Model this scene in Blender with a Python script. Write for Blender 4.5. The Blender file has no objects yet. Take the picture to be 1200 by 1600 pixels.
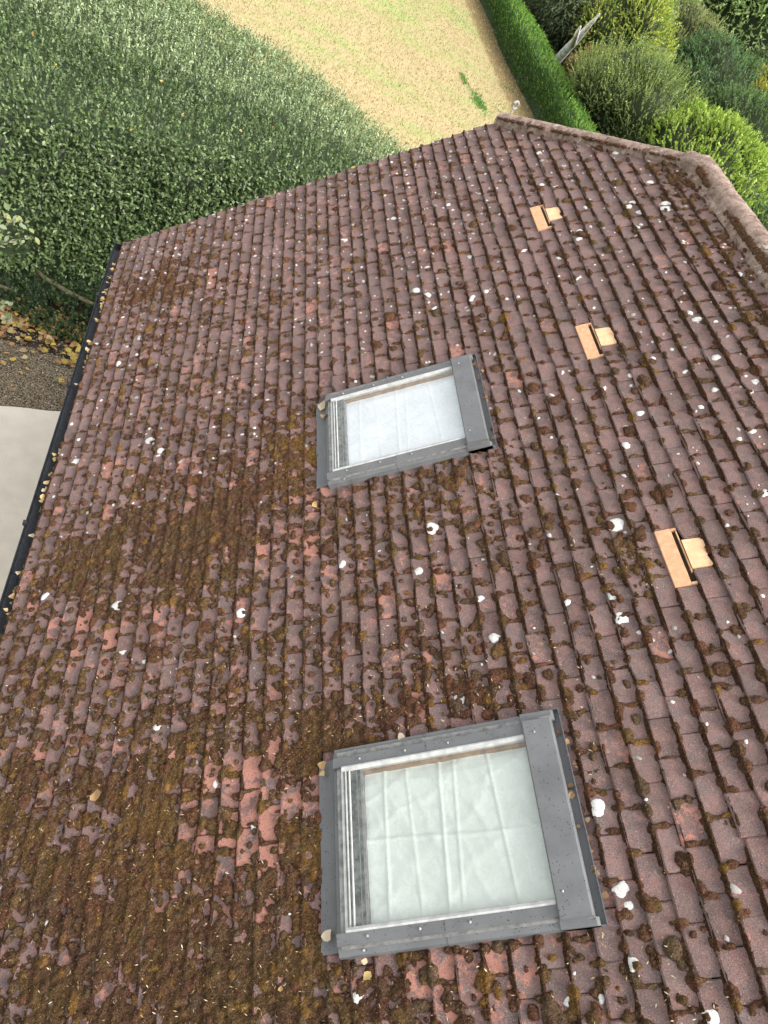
import bpy, math, random
import numpy as np
from mathutils import Matrix, Vector
rnd = random.Random(7)
RS = np.random.RandomState(11)
S = bpy.context.scene
COL = S.collection
R = math.radians

# ------------------------------------------------------------------ camera, world, sun, exposure
cd = bpy.data.cameras.new("camera"); cam = bpy.data.objects.new("camera", cd); COL.objects.link(cam)
cd.sensor_fit = 'VERTICAL'; cd.sensor_height = 36.0; cd.sensor_width = 27.0
cd.lens = 36.0 * 1150 / 1600; cd.clip_start = .05; cd.clip_end = 900
CAM = Vector((0.28160, 0.0, 7.22686))
RX = Vector((0.89944, 0.23294, 0.3698)); RY = Vector((-0.06532, -0.76498, 0.64074)); RZ = Vector((0.43214, -0.60046, -0.67284))
cx = Vector((RX[0], RY[0], RZ[0])); cy = -Vector((RX[1], RY[1], RZ[1])); cz = -Vector((RX[2], RY[2], RZ[2]))
cam.matrix_world = Matrix(((cx[0], cy[0], cz[0], CAM[0]), (cx[1], cy[1], cz[1], CAM[1]), (cx[2], cy[2], cz[2], CAM[2]), (0, 0, 0, 1)))
S.camera = cam

SUN_EL, SUN_AZ = 50.0, -40.0     # azimuth measured from +X towards +Y
w = bpy.data.worlds.new("World"); S.world = w; w.use_nodes = True
nt = w.node_tree; bg = nt.nodes["Background"]
sky = nt.nodes.new("ShaderNodeTexSky"); sky.sky_type = 'NISHITA'; sky.sun_disc = False
sky.sun_elevation = R(SUN_EL); sky.sun_rotation = R(90 - SUN_AZ); sky.dust_density = 3.0; sky.air_density = 1.2
hs = nt.nodes.new("ShaderNodeHueSaturation"); hs.inputs["Saturation"].default_value = .12
nt.links.new(sky.outputs[0], hs.inputs["Color"]); nt.links.new(hs.outputs[0], bg.inputs[0]); bg.inputs[1].default_value = .15
sd = bpy.data.lights.new("sun", 'SUN'); so = bpy.data.objects.new("sun", sd); COL.objects.link(so)
sd.energy = 1.6; sd.angle = R(20); sd.color = (1, .94, .85)
sdir = Vector((math.cos(R(SUN_EL)) * math.cos(R(SUN_AZ)), math.cos(R(SUN_EL)) * math.sin(R(SUN_AZ)), math.sin(R(SUN_EL))))
so.rotation_euler = sdir.to_track_quat('Z', 'Y').to_euler(); so.location = (5, -5, 20)
S.view_settings.view_transform = 'Standard'; S.view_settings.look = 'None'
S.view_settings.exposure = 1.15; S.view_settings.gamma = 1; S.view_settings.use_curve_mapping = False
S.cycles.max_bounces = 6; S.cycles.transparent_max_bounces = 8

# ------------------------------------------------------------------ helpers
P_ = R(42); CP, SP = math.cos(P_), math.sin(P_)
H = 3.25
def RP(u, v, w=0.0):            # roof coordinates: u along the courses, v up the slope, w out of the roof
    return Vector((CAM.x + v * CP - (w - H) * SP, u, CAM.z + v * SP + (w - H) * CP))
def RPa(u, v, w):
    u, v, w = np.broadcast_arrays(np.asarray(u, float), np.asarray(v, float), np.asarray(w, float))
    return np.stack([CAM.x + v * CP - (w - H) * SP, u, CAM.z + v * SP + (w - H) * CP], -1)
MR = Matrix(((0, CP, -SP), (1, 0, 0), (0, SP, CP))).to_4x4()   # columns: u, v, w axes
def npmesh(name, V, F, col=None, smooth=False):
    """V (n,3), F (m,k) with constant k"""
    V = np.ascontiguousarray(V, np.float32).reshape(-1, 3); F = np.ascontiguousarray(F, np.int32)
    me = bpy.data.meshes.new(name); n, k = F.shape
    me.vertices.add(len(V)); me.vertices.foreach_set("co", V.ravel())
    me.loops.add(n * k); me.loops.foreach_set("vertex_index", F.ravel())
    me.polygons.add(n); me.polygons.foreach_set("loop_start", np.arange(0, n * k, k, dtype=np.int32))
    me.polygons.foreach_set("loop_total", np.full(n, k, np.int32))
    if col is not None:
        c = np.ones((len(V), 4), np.float32); c[:, :col.shape[1]] = col
        a = me.attributes.new("col", 'FLOAT_COLOR', 'POINT'); a.data.foreach_set("color", c.ravel())
    me.update(calc_edges=True)
    if smooth: me.polygons.foreach_set("use_smooth", np.ones(n, bool))
    return me
class MB:
    def __init__(s): s.v = []; s.f = []
    def add(s, vs, fs):
        b = len(s.v); s.v += [tuple(x) for x in vs]; s.f += [tuple(i + b for i in f) for f in fs]; return s
    def box(s, u0, u1, v0, v1, w0, w1, fn=None, ch=0.0):
        fn = fn or (lambda a, b, c: Vector((a, b, c)))
        c = ch
        if c <= 0:
            vs = [fn(*p) for p in ((u0, v0, w0), (u1, v0, w0), (u1, v1, w0), (u0, v1, w0), (u0, v0, w1), (u1, v0, w1), (u1, v1, w1), (u0, v1, w1))]
            return s.add(vs, [(3, 2, 1, 0), (4, 5, 6, 7), (0, 1, 5, 4), (1, 2, 6, 5), (2, 3, 7, 6), (3, 0, 4, 7)])
        ring = lambda a, z: [fn(u0 + a, v0 + a, z), fn(u1 - a, v0 + a, z), fn(u1 - a, v1 - a, z), fn(u0 + a, v1 - a, z)]
        vs = ring(0, w0) + ring(0, w1 - c) + ring(c, w1)
        fs = [(3, 2, 1, 0), (8, 9, 10, 11)]
        for r in (0, 4):
            for i in range(4): j = (i + 1) % 4; fs.append((r + i, r + j, r + 4 + j, r + 4 + i))
        return s.add(vs, fs)
    def prism(s, prof, a0, a1, fn):          # profile [(p,q)] extruded along a
        n = len(prof); vs = [fn(a0, p, q) for p, q in prof] + [fn(a1, p, q) for p, q in prof]
        return s.add(vs, [tuple(range(n)), tuple(range(2 * n - 1, n - 1, -1))] + [(i, i + n, (i + 1) % n + n, (i + 1) % n) for i in range(n)])
    def tube(s, pts, rad, seg=8, wob=0):
        pts = [Vector(p) for p in pts]; n = len(pts); rad = rad if hasattr(rad, '__len__') else [rad] * n
        vs = []
        for i, p in enumerate(pts):
            d = (pts[min(i + 1, n - 1)] - pts[max(i - 1, 0)]).normalized()
            a = d.cross(Vector((0.3, 0.1, 1))).normalized(); b = d.cross(a)
            for k in range(seg):
                t = 2 * math.pi * k / seg; r = rad[i] * (1 + wob * rnd.uniform(-1, 1))
                vs.append(p + a * math.cos(t) * r + b * math.sin(t) * r)
        fs = [(i * seg + k, i * seg + (k + 1) % seg, (i + 1) * seg + (k + 1) % seg, (i + 1) * seg + k) for i in range(n - 1) for k in range(seg)]
        fs += [tuple(range(seg - 1, -1, -1)), tuple((n - 1) * seg + k for k in range(seg))]
        return s.add(vs, fs)
    def build(s, name, mat, parent=None, smooth=False, **kw):
        me = bpy.data.meshes.new(name); me.from_pydata(s.v, [], s.f); me.update()
        if smooth: me.polygons.foreach_set("use_smooth", [True] * len(me.polygons))
        return link(name, me, mat, parent, **kw)
def link(name, me, mat, parent=None, **kw):
    o = bpy.data.objects.new(name, me)
    if mat is not None and me is not None and not me.materials: me.materials.append(mat)
    COL.objects.link(o)
    if parent is not None:
        o.parent = parent
        if parent.type == 'EMPTY': o.matrix_parent_inverse = Matrix.Translation(-parent.location)
    for k, v in kw.items(): o[k] = v
    return o
def thing(name, loc, label, cat, group=None):
    o = bpy.data.objects.new(name, None); COL.objects.link(o); o.location = loc; o.empty_display_size = .2
    o['label'] = label; o['category'] = cat
    if group: o['group'] = group
    return o
def vn(x, y, seed=0):                # smooth value noise 0..1
    x = np.asarray(x, float) + seed * 17.31; y = np.asarray(y, float) - seed * 9.77
    xi = np.floor(x).astype(np.int64); yi = np.floor(y).astype(np.int64); fx = x - xi; fy = y - yi
    def h(a, b):
        n = (a * 374761393 + b * 668265263 + seed * 1442695041) & 0x7fffffff
        n = ((n ^ (n >> 13)) * 1274126177) & 0x7fffffff
        return ((n ^ (n >> 16)) & 0xffff) / 65535.0
    fx = fx * fx * (3 - 2 * fx); fy = fy * fy * (3 - 2 * fy)
    return (h(xi, yi) * (1 - fx) + h(xi + 1, yi) * fx) * (1 - fy) + (h(xi, yi + 1) * (1 - fx) + h(xi + 1, yi + 1) * fx) * fy
def fbm(x, y, seed=0, o=4):
    t = 0; a = .5; n = 0
    for i in range(o): t = t + a * vn(x * 2 ** i, y * 2 ** i, seed + i); n += a; a *= .5
    return t / n

# ------------------------------------------------------------------ materials
class NB:
    def __init__(s, name):
        s.m = bpy.data.materials.new(name); s.m.use_nodes = True; s.t = s.m.node_tree; s.n = s.t.nodes
        s.b = s.n["Principled BSDF"]; s.out = s.n["Material Output"]; s.b.inputs["Specular IOR Level"].default_value = .3
        s.pos = s.n.new("ShaderNodeNewGeometry").outputs["Position"]
    def set(s, inp, v):
        if isinstance(v, bpy.types.NodeSocket): s.t.links.new(v, inp)
        else:
            if inp.type == 'RGBA' and len(v) == 3: v = (*v, 1)
            inp.default_value = v
    def noise(s, scale, detail=3, rough=.55, vec=None, dist=0):
        n = s.n.new("ShaderNodeTexNoise"); n.inputs["Scale"].default_value = scale; n.inputs["Detail"].default_value = detail
        n.inputs["Roughness"].default_value = rough; n.inputs["Distortion"].default_value = dist
        s.t.links.new(vec or s.pos, n.inputs["Vector"]); return n.outputs["Fac"]
    def vor(s, scale, feat='F1', out="Distance", vec=None):
        n = s.n.new("ShaderNodeTexVoronoi"); n.feature = feat; n.inputs["Scale"].default_value = scale
        s.t.links.new(vec or s.pos, n.inputs["Vector"]); return n.outputs[out]
    def ramp(s, f, a, b, va=0., vb=1.):
        n = s.n.new("ShaderNodeMapRange"); n.inputs[1].default_value = a; n.inputs[2].default_value = b
        n.inputs[3].default_value = va; n.inputs[4].default_value = vb; n.interpolation_type = 'SMOOTHSTEP'; s.set(n.inputs[0], f); return n.outputs[0]
    def mix(s, f, a, b, mode='MIX'):
        n = s.n.new("ShaderNodeMix"); n.data_type = 'RGBA'; n.blend_type = mode
        s.set(n.inputs[0], f); s.set(n.inputs[6], a); s.set(n.inputs[7], b); return n.outputs[2]
    def math(s, op, a, b=0.):
        n = s.n.new("ShaderNodeMath"); n.operation = op; s.set(n.inputs[0], a); s.set(n.inputs[1], b); return n.outputs[0]
    def attr(s, name="col"):
        n = s.n.new("ShaderNodeAttribute"); n.attribute_name = name; return n.outputs["Color"]
    def bump(s, h, strength=.4, dist=.005):
        n = s.n.new("ShaderNodeBump"); n.inputs["Strength"].default_value = strength; n.inputs["Distance"].default_value = dist
        s.set(n.inputs["Height"], h); s.t.links.new(n.outputs[0], s.b.inputs["Normal"]); return s
    def fin(s, col, rough=.8, metal=0.):
        s.set(s.b.inputs["Base Color"], col); s.set(s.b.inputs["Roughness"], rough); s.b.inputs["Metallic"].default_value = metal; return s.m
def simple(name, col, rough=.6, metal=0., var=.25, scale=30, bump=.15):
    b = NB(name); f = b.noise(scale, 4); c2 = tuple(x * (1 - var) for x in col); c3 = tuple(min(1, x * (1 + var)) for x in col)
    c = b.mix(b.ramp(f, .3, .7), c2, c3)
    if bump: b.bump(b.noise(scale * 8, 3), bump, .002)
    return b.fin(c, rough, metal)

def mat_tile():
    b = NB("clay_tile")
    oi = b.n.new("ShaderNodeObjectInfo").outputs["Color"]
    tc = b.mix(1.0, oi, b.attr("col"), 'ADD')
    sp = b.n.new("ShaderNodeSeparateColor"); b.t.links.new(tc, sp.inputs[0])
    tone, pink, grey = sp.outputs[0], sp.outputs[1], sp.outputs[2]
    base = b.mix(tone, (.112, .075, .068), (.245, .170, .157))
    base = b.mix(b.math('MULTIPLY', grey, .7), base, (.13, .115, .115))
    n1 = b.noise(24, 5, .65)
    base = b.mix(b.ramp(n1, .35, .7), base, b.mix(.5, base, (.30, .17, .15)))
    base = b.mix(b.ramp(b.noise(13, 5, .7), .42, .62, 0, .6), base, (.30, .155, .135))
    base = b.mix(b.ramp(b.noise(10, 5, .75, dist=.4), .50, .66, 0, .5), base, (.125, .095, .10))
    # worn salmon faces
    n2 = b.noise(19, 7, .72)
    f = b.ramp(b.math('ADD', n2, b.math('MULTIPLY', pink, .26)), .65, .71)
    base = b.mix(f, base, b.mix(b.noise(60, 3), (.42, .16, .115), (.50, .25, .19)))
    # soft pale bloom
    n3 = b.noise(22, 6, .75, dist=.6)
    base = b.mix(b.ramp(n3, .60, .74, 0, .6), base, (.42, .37, .35))
    # grit: light and dark specks
    g = b.noise(210, 3, .75)
    base = b.mix(b.ramp(g, .55, .68, 0, .75), base, (.46, .37, .34))
    base = b.mix(b.ramp(g, .45, .34, 0, .75), base, (.045, .03, .026))
    d = b.vor(62)
    base = b.mix(b.math('MULTIPLY', b.ramp(d, .16, .08), b.ramp(b.noise(9, 3), .5, .6)), base, (.028, .022, .018))
    base = b.mix(b.ramp(b.noise(3.2, 4), .35, .75, 0, .38), base, (.085, .06, .05))
    b.bump(b.math('ADD', b.math('MULTIPLY', g, .6), b.noise(70, 5, .7)), .8, .006)
    return b.fin(base, b.ramp(n1, .3, .7, .65, .9))
def mat_moss():
    b = NB("moss"); c = b.attr()
    n = b.noise(170, 5, .85)
    c2 = b.mix(b.ramp(n, .50, .66, 0, .9), c, b.mix(.6, c, (.42, .28, .17)))
    c3 = b.mix(b.ramp(n, .49, .36, 0, .95), c2, (.020, .012, .008))
    c3 = b.mix(b.ramp(b.noise(70, 3, .7), .38, .66, .0, .5), c3, b.mix(.5, c3, (.028, .016, .010)))
    b.bump(b.math('ADD', n, b.math('MULTIPLY', b.noise(110, 3, .7), 1.2)), 1.0, .012)
    b.b.inputs["Specular IOR Level"].default_value = .05
    return b.fin(c3, 1.0)
def mat_leaf(name, rough=.5, trans=.36, spec=.3):
    b = NB(name); c = b.attr(); b.fin(c, rough); b.b.inputs["Specular IOR Level"].default_value = spec
    tr = b.n.new("ShaderNodeBsdfTranslucent"); b.set(tr.inputs[0], b.mix(1.0, c, (1.3, 1.45, .6), 'MULTIPLY'))
    mx = b.n.new("ShaderNodeMixShader"); mx.inputs[0].default_value = trans
    b.t.links.new(b.b.outputs[0], mx.inputs[1]); b.t.links.new(tr.outputs[0], mx.inputs[2]); b.t.links.new(mx.outputs[0], b.out.inputs[0])
    return b.m
def mat_metal_grey(name, col):
    b = NB(name)
    n = b.noise(6, 5, .6); c = b.mix(b.ramp(n, .3, .7), tuple(x * .86 for x in col), tuple(x * 1.12 for x in col))
    # dried rain spots and grime specks
    d = b.vor(80); c = b.mix(b.math('MULTIPLY', b.ramp(d, .21, .14), b.ramp(b.noise(30, 2), .44, .52)), c, (.03, .03, .032))
    c = b.mix(b.ramp(b.noise(38, 7, .8),   .58, .74, 0, .22), c, (.34, .33, .31))
    b.bump(b.noise(140, 2), .08, .001)
    return b.fin(c, b.ramp(n, .3, .7, .38, .58), .25)
M = {}
M['tile'] = mat_tile(); M['moss'] = mat_moss()
M['leaf'] = mat_leaf("foliage", .6, .42, .2); M['gloss_leaf'] = mat_leaf("glossy_foliage", .38, .18, .45)
M['dry_leaf'] = mat_leaf("dry_leaves", .7, .15, .2)
M['flash'] = mat_metal_grey("grey_flashing", (.188, .192, .196))
M['lead'] = mat_metal_grey("lead_apron", (.165, .168, .174))
M['gasket'] = simple("pale_gasket", (.52, .52, .51), .45, var=.15)
M['bar'] = simple("weathered_bar", (.24, .235, .225), .5, var=.3)
M['black'] = simple("mouldy_seal", (.11, .12, .105), .6, var=.75, scale=26)
M['wood'] = simple("varnished_pine", (.30, .19, .11), .5)
M['screw'] = simple("steel_screw", (.5, .5, .5), .35, .6)
M['deck'] = simple("dark_underlay", (.028, .022, .018), .95, var=.4)
M['wall'] = simple("render_wall", (.55, .52, .46), .9)
M['gutter'] = simple("black_plastic", (.022, .025, .030), .5, var=.4, scale=60)
def mat_lichen():
    b = NB("lichen"); c = b.attr(); n = b.noise(130, 4, .7)
    c = b.mix(b.ramp(n, .47, .60, 0, .5), c, (.40, .34, .31)); b.bump(n, .5, .003); return b.fin(c, .95)
M['lichen'] = mat_lichen()
def mat_mortar():
    b = NB("weathered_mortar"); n = b.noise(14, 6, .68); g = b.noise(260, 3)
    c = b.mix(b.ramp(n, .32, .68), (.22, .15, .12), (.46, .34, .28)); c = b.mix(b.ramp(b.noise(11, 5, .7), .57, .68, 0, .85), c, (.66, .60, .55))
    c = b.mix(b.ramp(b.noise(26, 5, .7), .53, .64, 0, .7), c, (.11, .07, .045))
    c = b.mix(b.ramp(g, .42, .28, 0, .6), c, (.05, .035, .028)); b.bump(b.math('ADD', n, b.math('MULTIPLY', b.noise(60, 4, .7), .8)), .9, .014); return b.fin(c, .95)
M['ridge'] = mat_mortar()
def mat_terra():
    b = NB("new_terracotta"); n = b.noise(34, 5, .6); c = b.mix(b.ramp(n, .3, .7), (.72, .37, .21), (.84, .50, .29))
    c = b.mix(b.ramp(b.noise(22, 4), .62, .75, 0, .5), c, (.52, .33, .10)); b.bump(b.noise(200, 3), .15, .002); return b.fin(c, .75)
M['terra'] = mat_terra()
M['terra2'] = simple("buff_terracotta", (.84, .53, .31), .75, var=.1, scale=30)
def mat_sheet(name, col, wv=0):
    b = NB(name); n = b.noise(5, 4, .6); c = b.mix(b.ramp(n, .3, .7), tuple(x * .9 for x in col), col)
    if wv:
        wt = b.n.new("ShaderNodeTexWave"); wt.inputs["Scale"].default_value = 22; wt.inputs["Distortion"].default_value = 2; b.t.links.new(b.pos, wt.inputs[0])
        w2 = b.n.new("ShaderNodeTexWave"); w2.bands_direction = 'Y'; w2.inputs["Scale"].default_value = 22; w2.inputs["Distortion"].default_value = 2; b.t.links.new(b.pos, w2.inputs[0])
        c = b.mix(b.math('MULTIPLY', wt.outputs["Fac"], .10), c, (.36, .33, .27)); c = b.mix(b.math('MULTIPLY', w2.outputs["Fac"], .10), c, (.36, .33, .27))
        b.bump(b.noise(40, 3), .2, .01)
    else:
        c = b.mix(b.ramp(b.noise(38, 5, .8, dist=1.), .60, .72, 0, .35), c, (.82, .86, .80))
        b.bump(b.noise(18, 3, .5, dist=1.5), .25, .01)
    return b.fin(c, .8)
M['cloth'] = mat_sheet("canvas_sheet", (.84, .76, .64), 1)
M['inner_cloth'] = mat_sheet("white_plastic_sheet", (.74, .79, .745))
M['inner_cloth_sky'] = mat_sheet("sky_washed_sheet", (.86, .88, .93))  # same white sheet, brightened and blued to stand for reflected sky
def mat_glass():
    m = bpy.data.materials.new("window_glass"); m.use_nodes = True; t = m.node_tree; t.nodes.clear()
    o = t.nodes.new("ShaderNodeOutputMaterial"); g = t.nodes.new("ShaderNodeBsdfGlossy"); g.inputs["Roughness"].default_value = .02
    g.inputs["Color"].default_value = (.95, .98, 1, 1)
    tr = t.nodes.new("ShaderNodeBsdfTransparent"); tr.inputs[0].default_value = (.99, .995, .985, 1)
    gg = t.nodes.new("ShaderNodeNewGeometry"); dp = t.nodes.new("ShaderNodeVectorMath"); dp.operation = 'DOT_PRODUCT'
    t.links.new(gg.outputs["Normal"], dp.inputs[0]); t.links.new(gg.outputs["Incoming"], dp.inputs[1])
    def mth(op, a, b=0.):
        n = t.nodes.new("ShaderNodeMath"); n.operation = op
        for i_, v_ in enumerate((a, b)):
            if isinstance(v_, float): n.inputs[i_].default_value = v_
            else: t.links.new(v_, n.inputs[i_])
        return n.outputs[0]
    fac = mth('ADD', mth('MULTIPLY', mth('POWER', mth('SUBTRACT', 1., mth('ABSOLUTE', dp.outputs["Value"])), 4.), .93), .05)
    mx = t.nodes.new("ShaderNodeMixShader"); t.links.new(fac, mx.inputs[0]); t.links.new(tr.outputs[0], mx.inputs[1]); t.links.new(g.outputs[0], mx.inputs[2])
    # thin film of dirt
    df = t.nodes.new("ShaderNodeBsdfDiffuse"); df.inputs[0].default_value = (.62, .62, .56, 1)
    ns = t.nodes.new("ShaderNodeTexNoise"); ns.inputs["Scale"].default_value = 22; ns.inputs["Detail"].default_value = 8; ns.inputs["Roughness"].default_value = .8
    ge = t.nodes.new("ShaderNodeNewGeometry"); t.links.new(ge.outputs["Position"], ns.inputs["Vector"])
    mr = t.nodes.new("ShaderNodeMapRange"); mr.inputs[1].default_value = .52; mr.inputs[2].default_value = .74; mr.inputs[3].default_value = 0.0; mr.inputs[4].default_value = .13
    t.links.new(ns.outputs["Fac"], mr.inputs[0]); m2 = t.nodes.new("ShaderNodeMixShader")
    t.links.new(mr.outputs[0], m2.inputs[0]); t.links.new(mx.outputs[0], m2.inputs[1]); t.links.new(df.outputs[0], m2.inputs[2]); t.links.new(m2.outputs[0], o.inputs[0])
    return m
M['glass'] = mat_glass()
def mat_lawn():
    b = NB("dry_lawn")
    mp = b.n.new("ShaderNodeMapping"); mp.inputs["Rotation"].default_value = (0, 0, R(33)); mp.inputs["Scale"].default_value = (.35, 1.5, 1); b.t.links.new(b.pos, mp.inputs[0])
    n = b.noise(.55, 6, .62, vec=mp.outputs[0]); n2 = b.noise(.35, 4, .6); n3 = b.noise(9, 5, .7)
    f = b.ramp(b.math('ADD', b.math('MULTIPLY', n, .62), b.math('MULTIPLY', n2, .38)), .46, .64)
    straw = b.mix(n3, (.36, .28, .145), (.47, .385, .22)); green = b.mix(n3, (.25, .31, .10), (.37, .41, .16))
    c = b.mix(f, straw, green)
    c = b.mix(b.ramp(n3, .55, .3, 0, .35), c, (.20, .17, .07))
    sx = b.n.new("ShaderNodeSeparateXYZ"); b.t.links.new(b.pos, sx.inputs[0])
    edge = b.ramp(b.math('ADD', sx.outputs[0], b.math('MULTIPLY', b.noise(1.2, 3), .5)), 11.0, 11.35)
    c = b.mix(edge, c, b.mix(n3, (.15, .11, .05), (.27, .19, .085)))
    b.bump(n3, .5, .04)
    return b.fin(c, .95)
M['lawn'] = mat_lawn()
def mat_gravel():
    b = NB("gravel"); v = b.vor(70, out="Color"); d = b.vor(70)
    sp = b.n.new("ShaderNodeSeparateColor"); b.t.links.new(v, sp.inputs[0])
    c = b.mix(sp.outputs[0], (.20, .155, .10), (.45, .37, .26)); c = b.mix(b.ramp(d, .4, .7), c, (.04, .03, .02))
    b.bump(d, .8, -.01); return b.fin(c, .95)
M['gravel'] = mat_gravel()
M['soil'] = simple("dark_soil", (.045, .035, .022), .95, var=.4, scale=8)
M['earth'] = simple("grassy_ground", (.10, .12, .045), .95, var=.4, scale=2)
M['bark'] = simple("bark", (.10, .09, .05), .9, var=.4, scale=25, bump=.6)
M['pale_bark'] = simple("pale_bark", (.80, .77, .72), .9, var=.35, scale=6, bump=.6)
M['stone'] = simple("grey_stone", (.36, .36, .34), .8, var=.3)
M['shed'] = simple("grey_felt", (.30, .32, .36), .8)

# ------------------------------------------------------------------ roof constants
PU, G, V0 = .1718, .1048, .632
UJ = 1.874                                 # joint on even courses
TT, TH = .032, .016
U_END, U_START = 7.11, -1.1
KMIN = -37; V_EAVE = V0 + KMIN * G
V_RIDGE = 1.92
HIP_A, HIP_B = (7.09, .70), (5.50, V_RIDGE)
SKY_U = [(.522, 1.378), (.522 + 2.52, 1.378 + 2.52)]
SKV = (-1.09, -.034)
def base_h(u, v):
    s = (v - V0) / G; s = s - np.floor(s); return TT - s * TH
def hip_side(u, v):                        # >0 when beyond the hip line
    (a, b), (c, d) = HIP_A, HIP_B
    return (np.asarray(u) - a) * (d - b) - (np.asarray(v) - b) * (c - a)

# ------------------------------------------------------------------ the setting
def sheet(name, x0, x1, y0, y1, z, mat, nx=2, ny=2, h=None):
    xs = np.linspace(x0, x1, nx); ys = np.linspace(y0, y1, ny); X, Y = np.meshgrid(xs, ys); Z = np.full_like(X, z)
    if h is not None: Z = Z + h(X, Y)
    i = np.arange(nx * ny).reshape(ny, nx); F = np.stack([i[:-1, :-1], i[:-1, 1:], i[1:, 1:], i[1:, :-1]], -1).reshape(-1, 4)
    return link(name, npmesh(name, np.stack([X, Y, Z], -1), F, smooth=True), mat, kind='structure')
sheet("ground", -400, 400, -300, 500, -.02, M['earth'])
sheet("lawn", -14, 12.3, 9.5, 75, -.004, M['lawn'], 60, 120, lambda X, Y: .05 * (fbm(X * .3, Y * .3, 3) - .5) * (Y > 12))
sheet("gravel_path", -5, .4, -4, 9.0, .004, M['gravel'])
sheet("soil_bed", -12, 6.5, 8.15, 16.0, .01, M['soil'])

# ------------------------------------------------------------------ house
house = thing("house", (3.88, 3.0, 0), "low house with a steep moss-covered red-brown plain tile roof with two skylights", "house")
# walls
yb0, yb1 = -6.0, 6.85
RID = RP(0, V_RIDGE); XR, ZR = RID.x, RID.z; EV = RP(0, V_EAVE)
wall = MB()
wx0, wx1 = EV.x + .28, 2 * XR - EV.x - .28
zw = EV.z + .10
wall.add([(wx0, yb0, 0), (wx1, yb0, 0), (wx1, yb1, 0), (wx0, yb1, 0), (wx0, yb0, zw), (wx1, yb0, zw), (wx1, yb1, zw), (wx0, yb1, zw)], [(0, 1, 5, 4), (1, 2, 6, 5), (2, 3, 7, 6), (3, 0, 4, 7)])
VA = RP(0, HIP_A[1]); zt = VA.z - .12
wall.add([(wx0, yb1, zw), (wx1, yb1, zw), (2 * XR - VA.x - .1, yb1, zt), (VA.x + .1, yb1, zt)], [(0, 1, 2, 3)])
wall.build("wall", M['wall'], house)
# roof deck (front slope, half hip, back slope)
dk = MB()
A = RP(U_START - 4.9, V_EAVE + .03); B = RP(U_END - .03, V_EAVE + .03); Cc = RP(HIP_A[0], HIP_A[1]); D = RP(HIP_B[0], V_RIDGE); E = RP(U_START - 4.9, V_RIDGE)
mir = lambda p: Vector((2 * XR - p.x, p.y, p.z))
C2 = RP(U_END - .03, HIP_A[1])
dk.add([A, B, C2, D, E], [(0, 1, 2, 3, 4)]); dk.add([mir(p) for p in (A, B, C2, D, E)], [(4, 3, 2, 1, 0)])
dk.add([C2, mir(C2), D], [(0, 1, 2)])
roof = dk.build("roof", M['deck'], house)
fb = MB(); fb.box(EV.x + .10, EV.x + .125, yb0, U_END - .05, EV.z - .17, EV.z + .0)
fb.build("fascia_board", M['wood'], house)

# tiles ------------------------------------------------------------
def tile_mesh(name, seed, wd=PU - .003, ln=.165, cut=0):
    r = random.Random(seed); xs = [0, .006, wd * .5, wd - .006, wd]; ys = [0, .007, ln]; vs = []
    tail = [r.uniform(-.0025, .0025) for _ in xs]
    if cut & 1: tail[0] += .018; tail[1] += .010
    if cut & 2: tail[4] += .014; tail[3] += .006
    for j, y in enumerate(ys):
        for i, x in enumerate(xs):
            z = TT - TH * y / G + .0035 * (1 - (2 * x / wd - 1) ** 2) - .001
            if i in (0, 4): z -= .004
            if j == 0: z -= .004
            vs.append((x + r.uniform(-.001, .001), y + (tail[i] if j < 2 else 0), z + r.uniform(-.0006, .0006)))
    f = [(j * 5 + i, j * 5 + i + 1, (j + 1) * 5 + i + 1, (j + 1) * 5 + i) for j in range(2) for i in range(4)]
    b = len(vs)
    for i in range(5): vs.append((vs[i][0], vs[i][1] + .001, TT - TH - .004))
    f += [(b + i, b + i + 1, i + 1, i) for i in range(4)]
    e0, e1 = len(vs), len(vs) + 1
    vs += [(vs[10][0], ln, TT - TH * ln / G - TH), (vs[14][0], ln, TT - TH * ln / G - TH)]
    f += [(b, 0, 5, 10, e0), (b + 4, e1, 14, 9, 4)]
    return vs, f
NVAR = 10
variants = [tile_mesh("roof_tile", 100 + i, cut=(0, 0, 0, 0, 0, 0, 1, 2, 0, 1)[i]) for i in range(NVAR)]
vmesh = []
for i, (vs, f) in enumerate(variants):
    me = bpy.data.meshes.new("roof_tile"); me.from_pydata(vs, [], f); me.update(); me.materials.append(M['tile']); vmesh.append(me)
VENTS = [(UJ, 0), (UJ + 10 * PU, 10), (UJ + 19 * PU, 19)]
PINK = [(1.24, -1.57, .42, .40, 1.2), (.35, -.6, .45, .5, .7), (3.3, -1.3, .35, .3, .45), (2.7, -1.4, .6, .6, .35), (3.0, -2.3, .9, .7, .25), (5.0, -1.8, 1.2, .8, .25), (.7, -1.6, .3, .5, .4), (2.0, -2.6, .5, .3, .25)]
tiles = []
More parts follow.
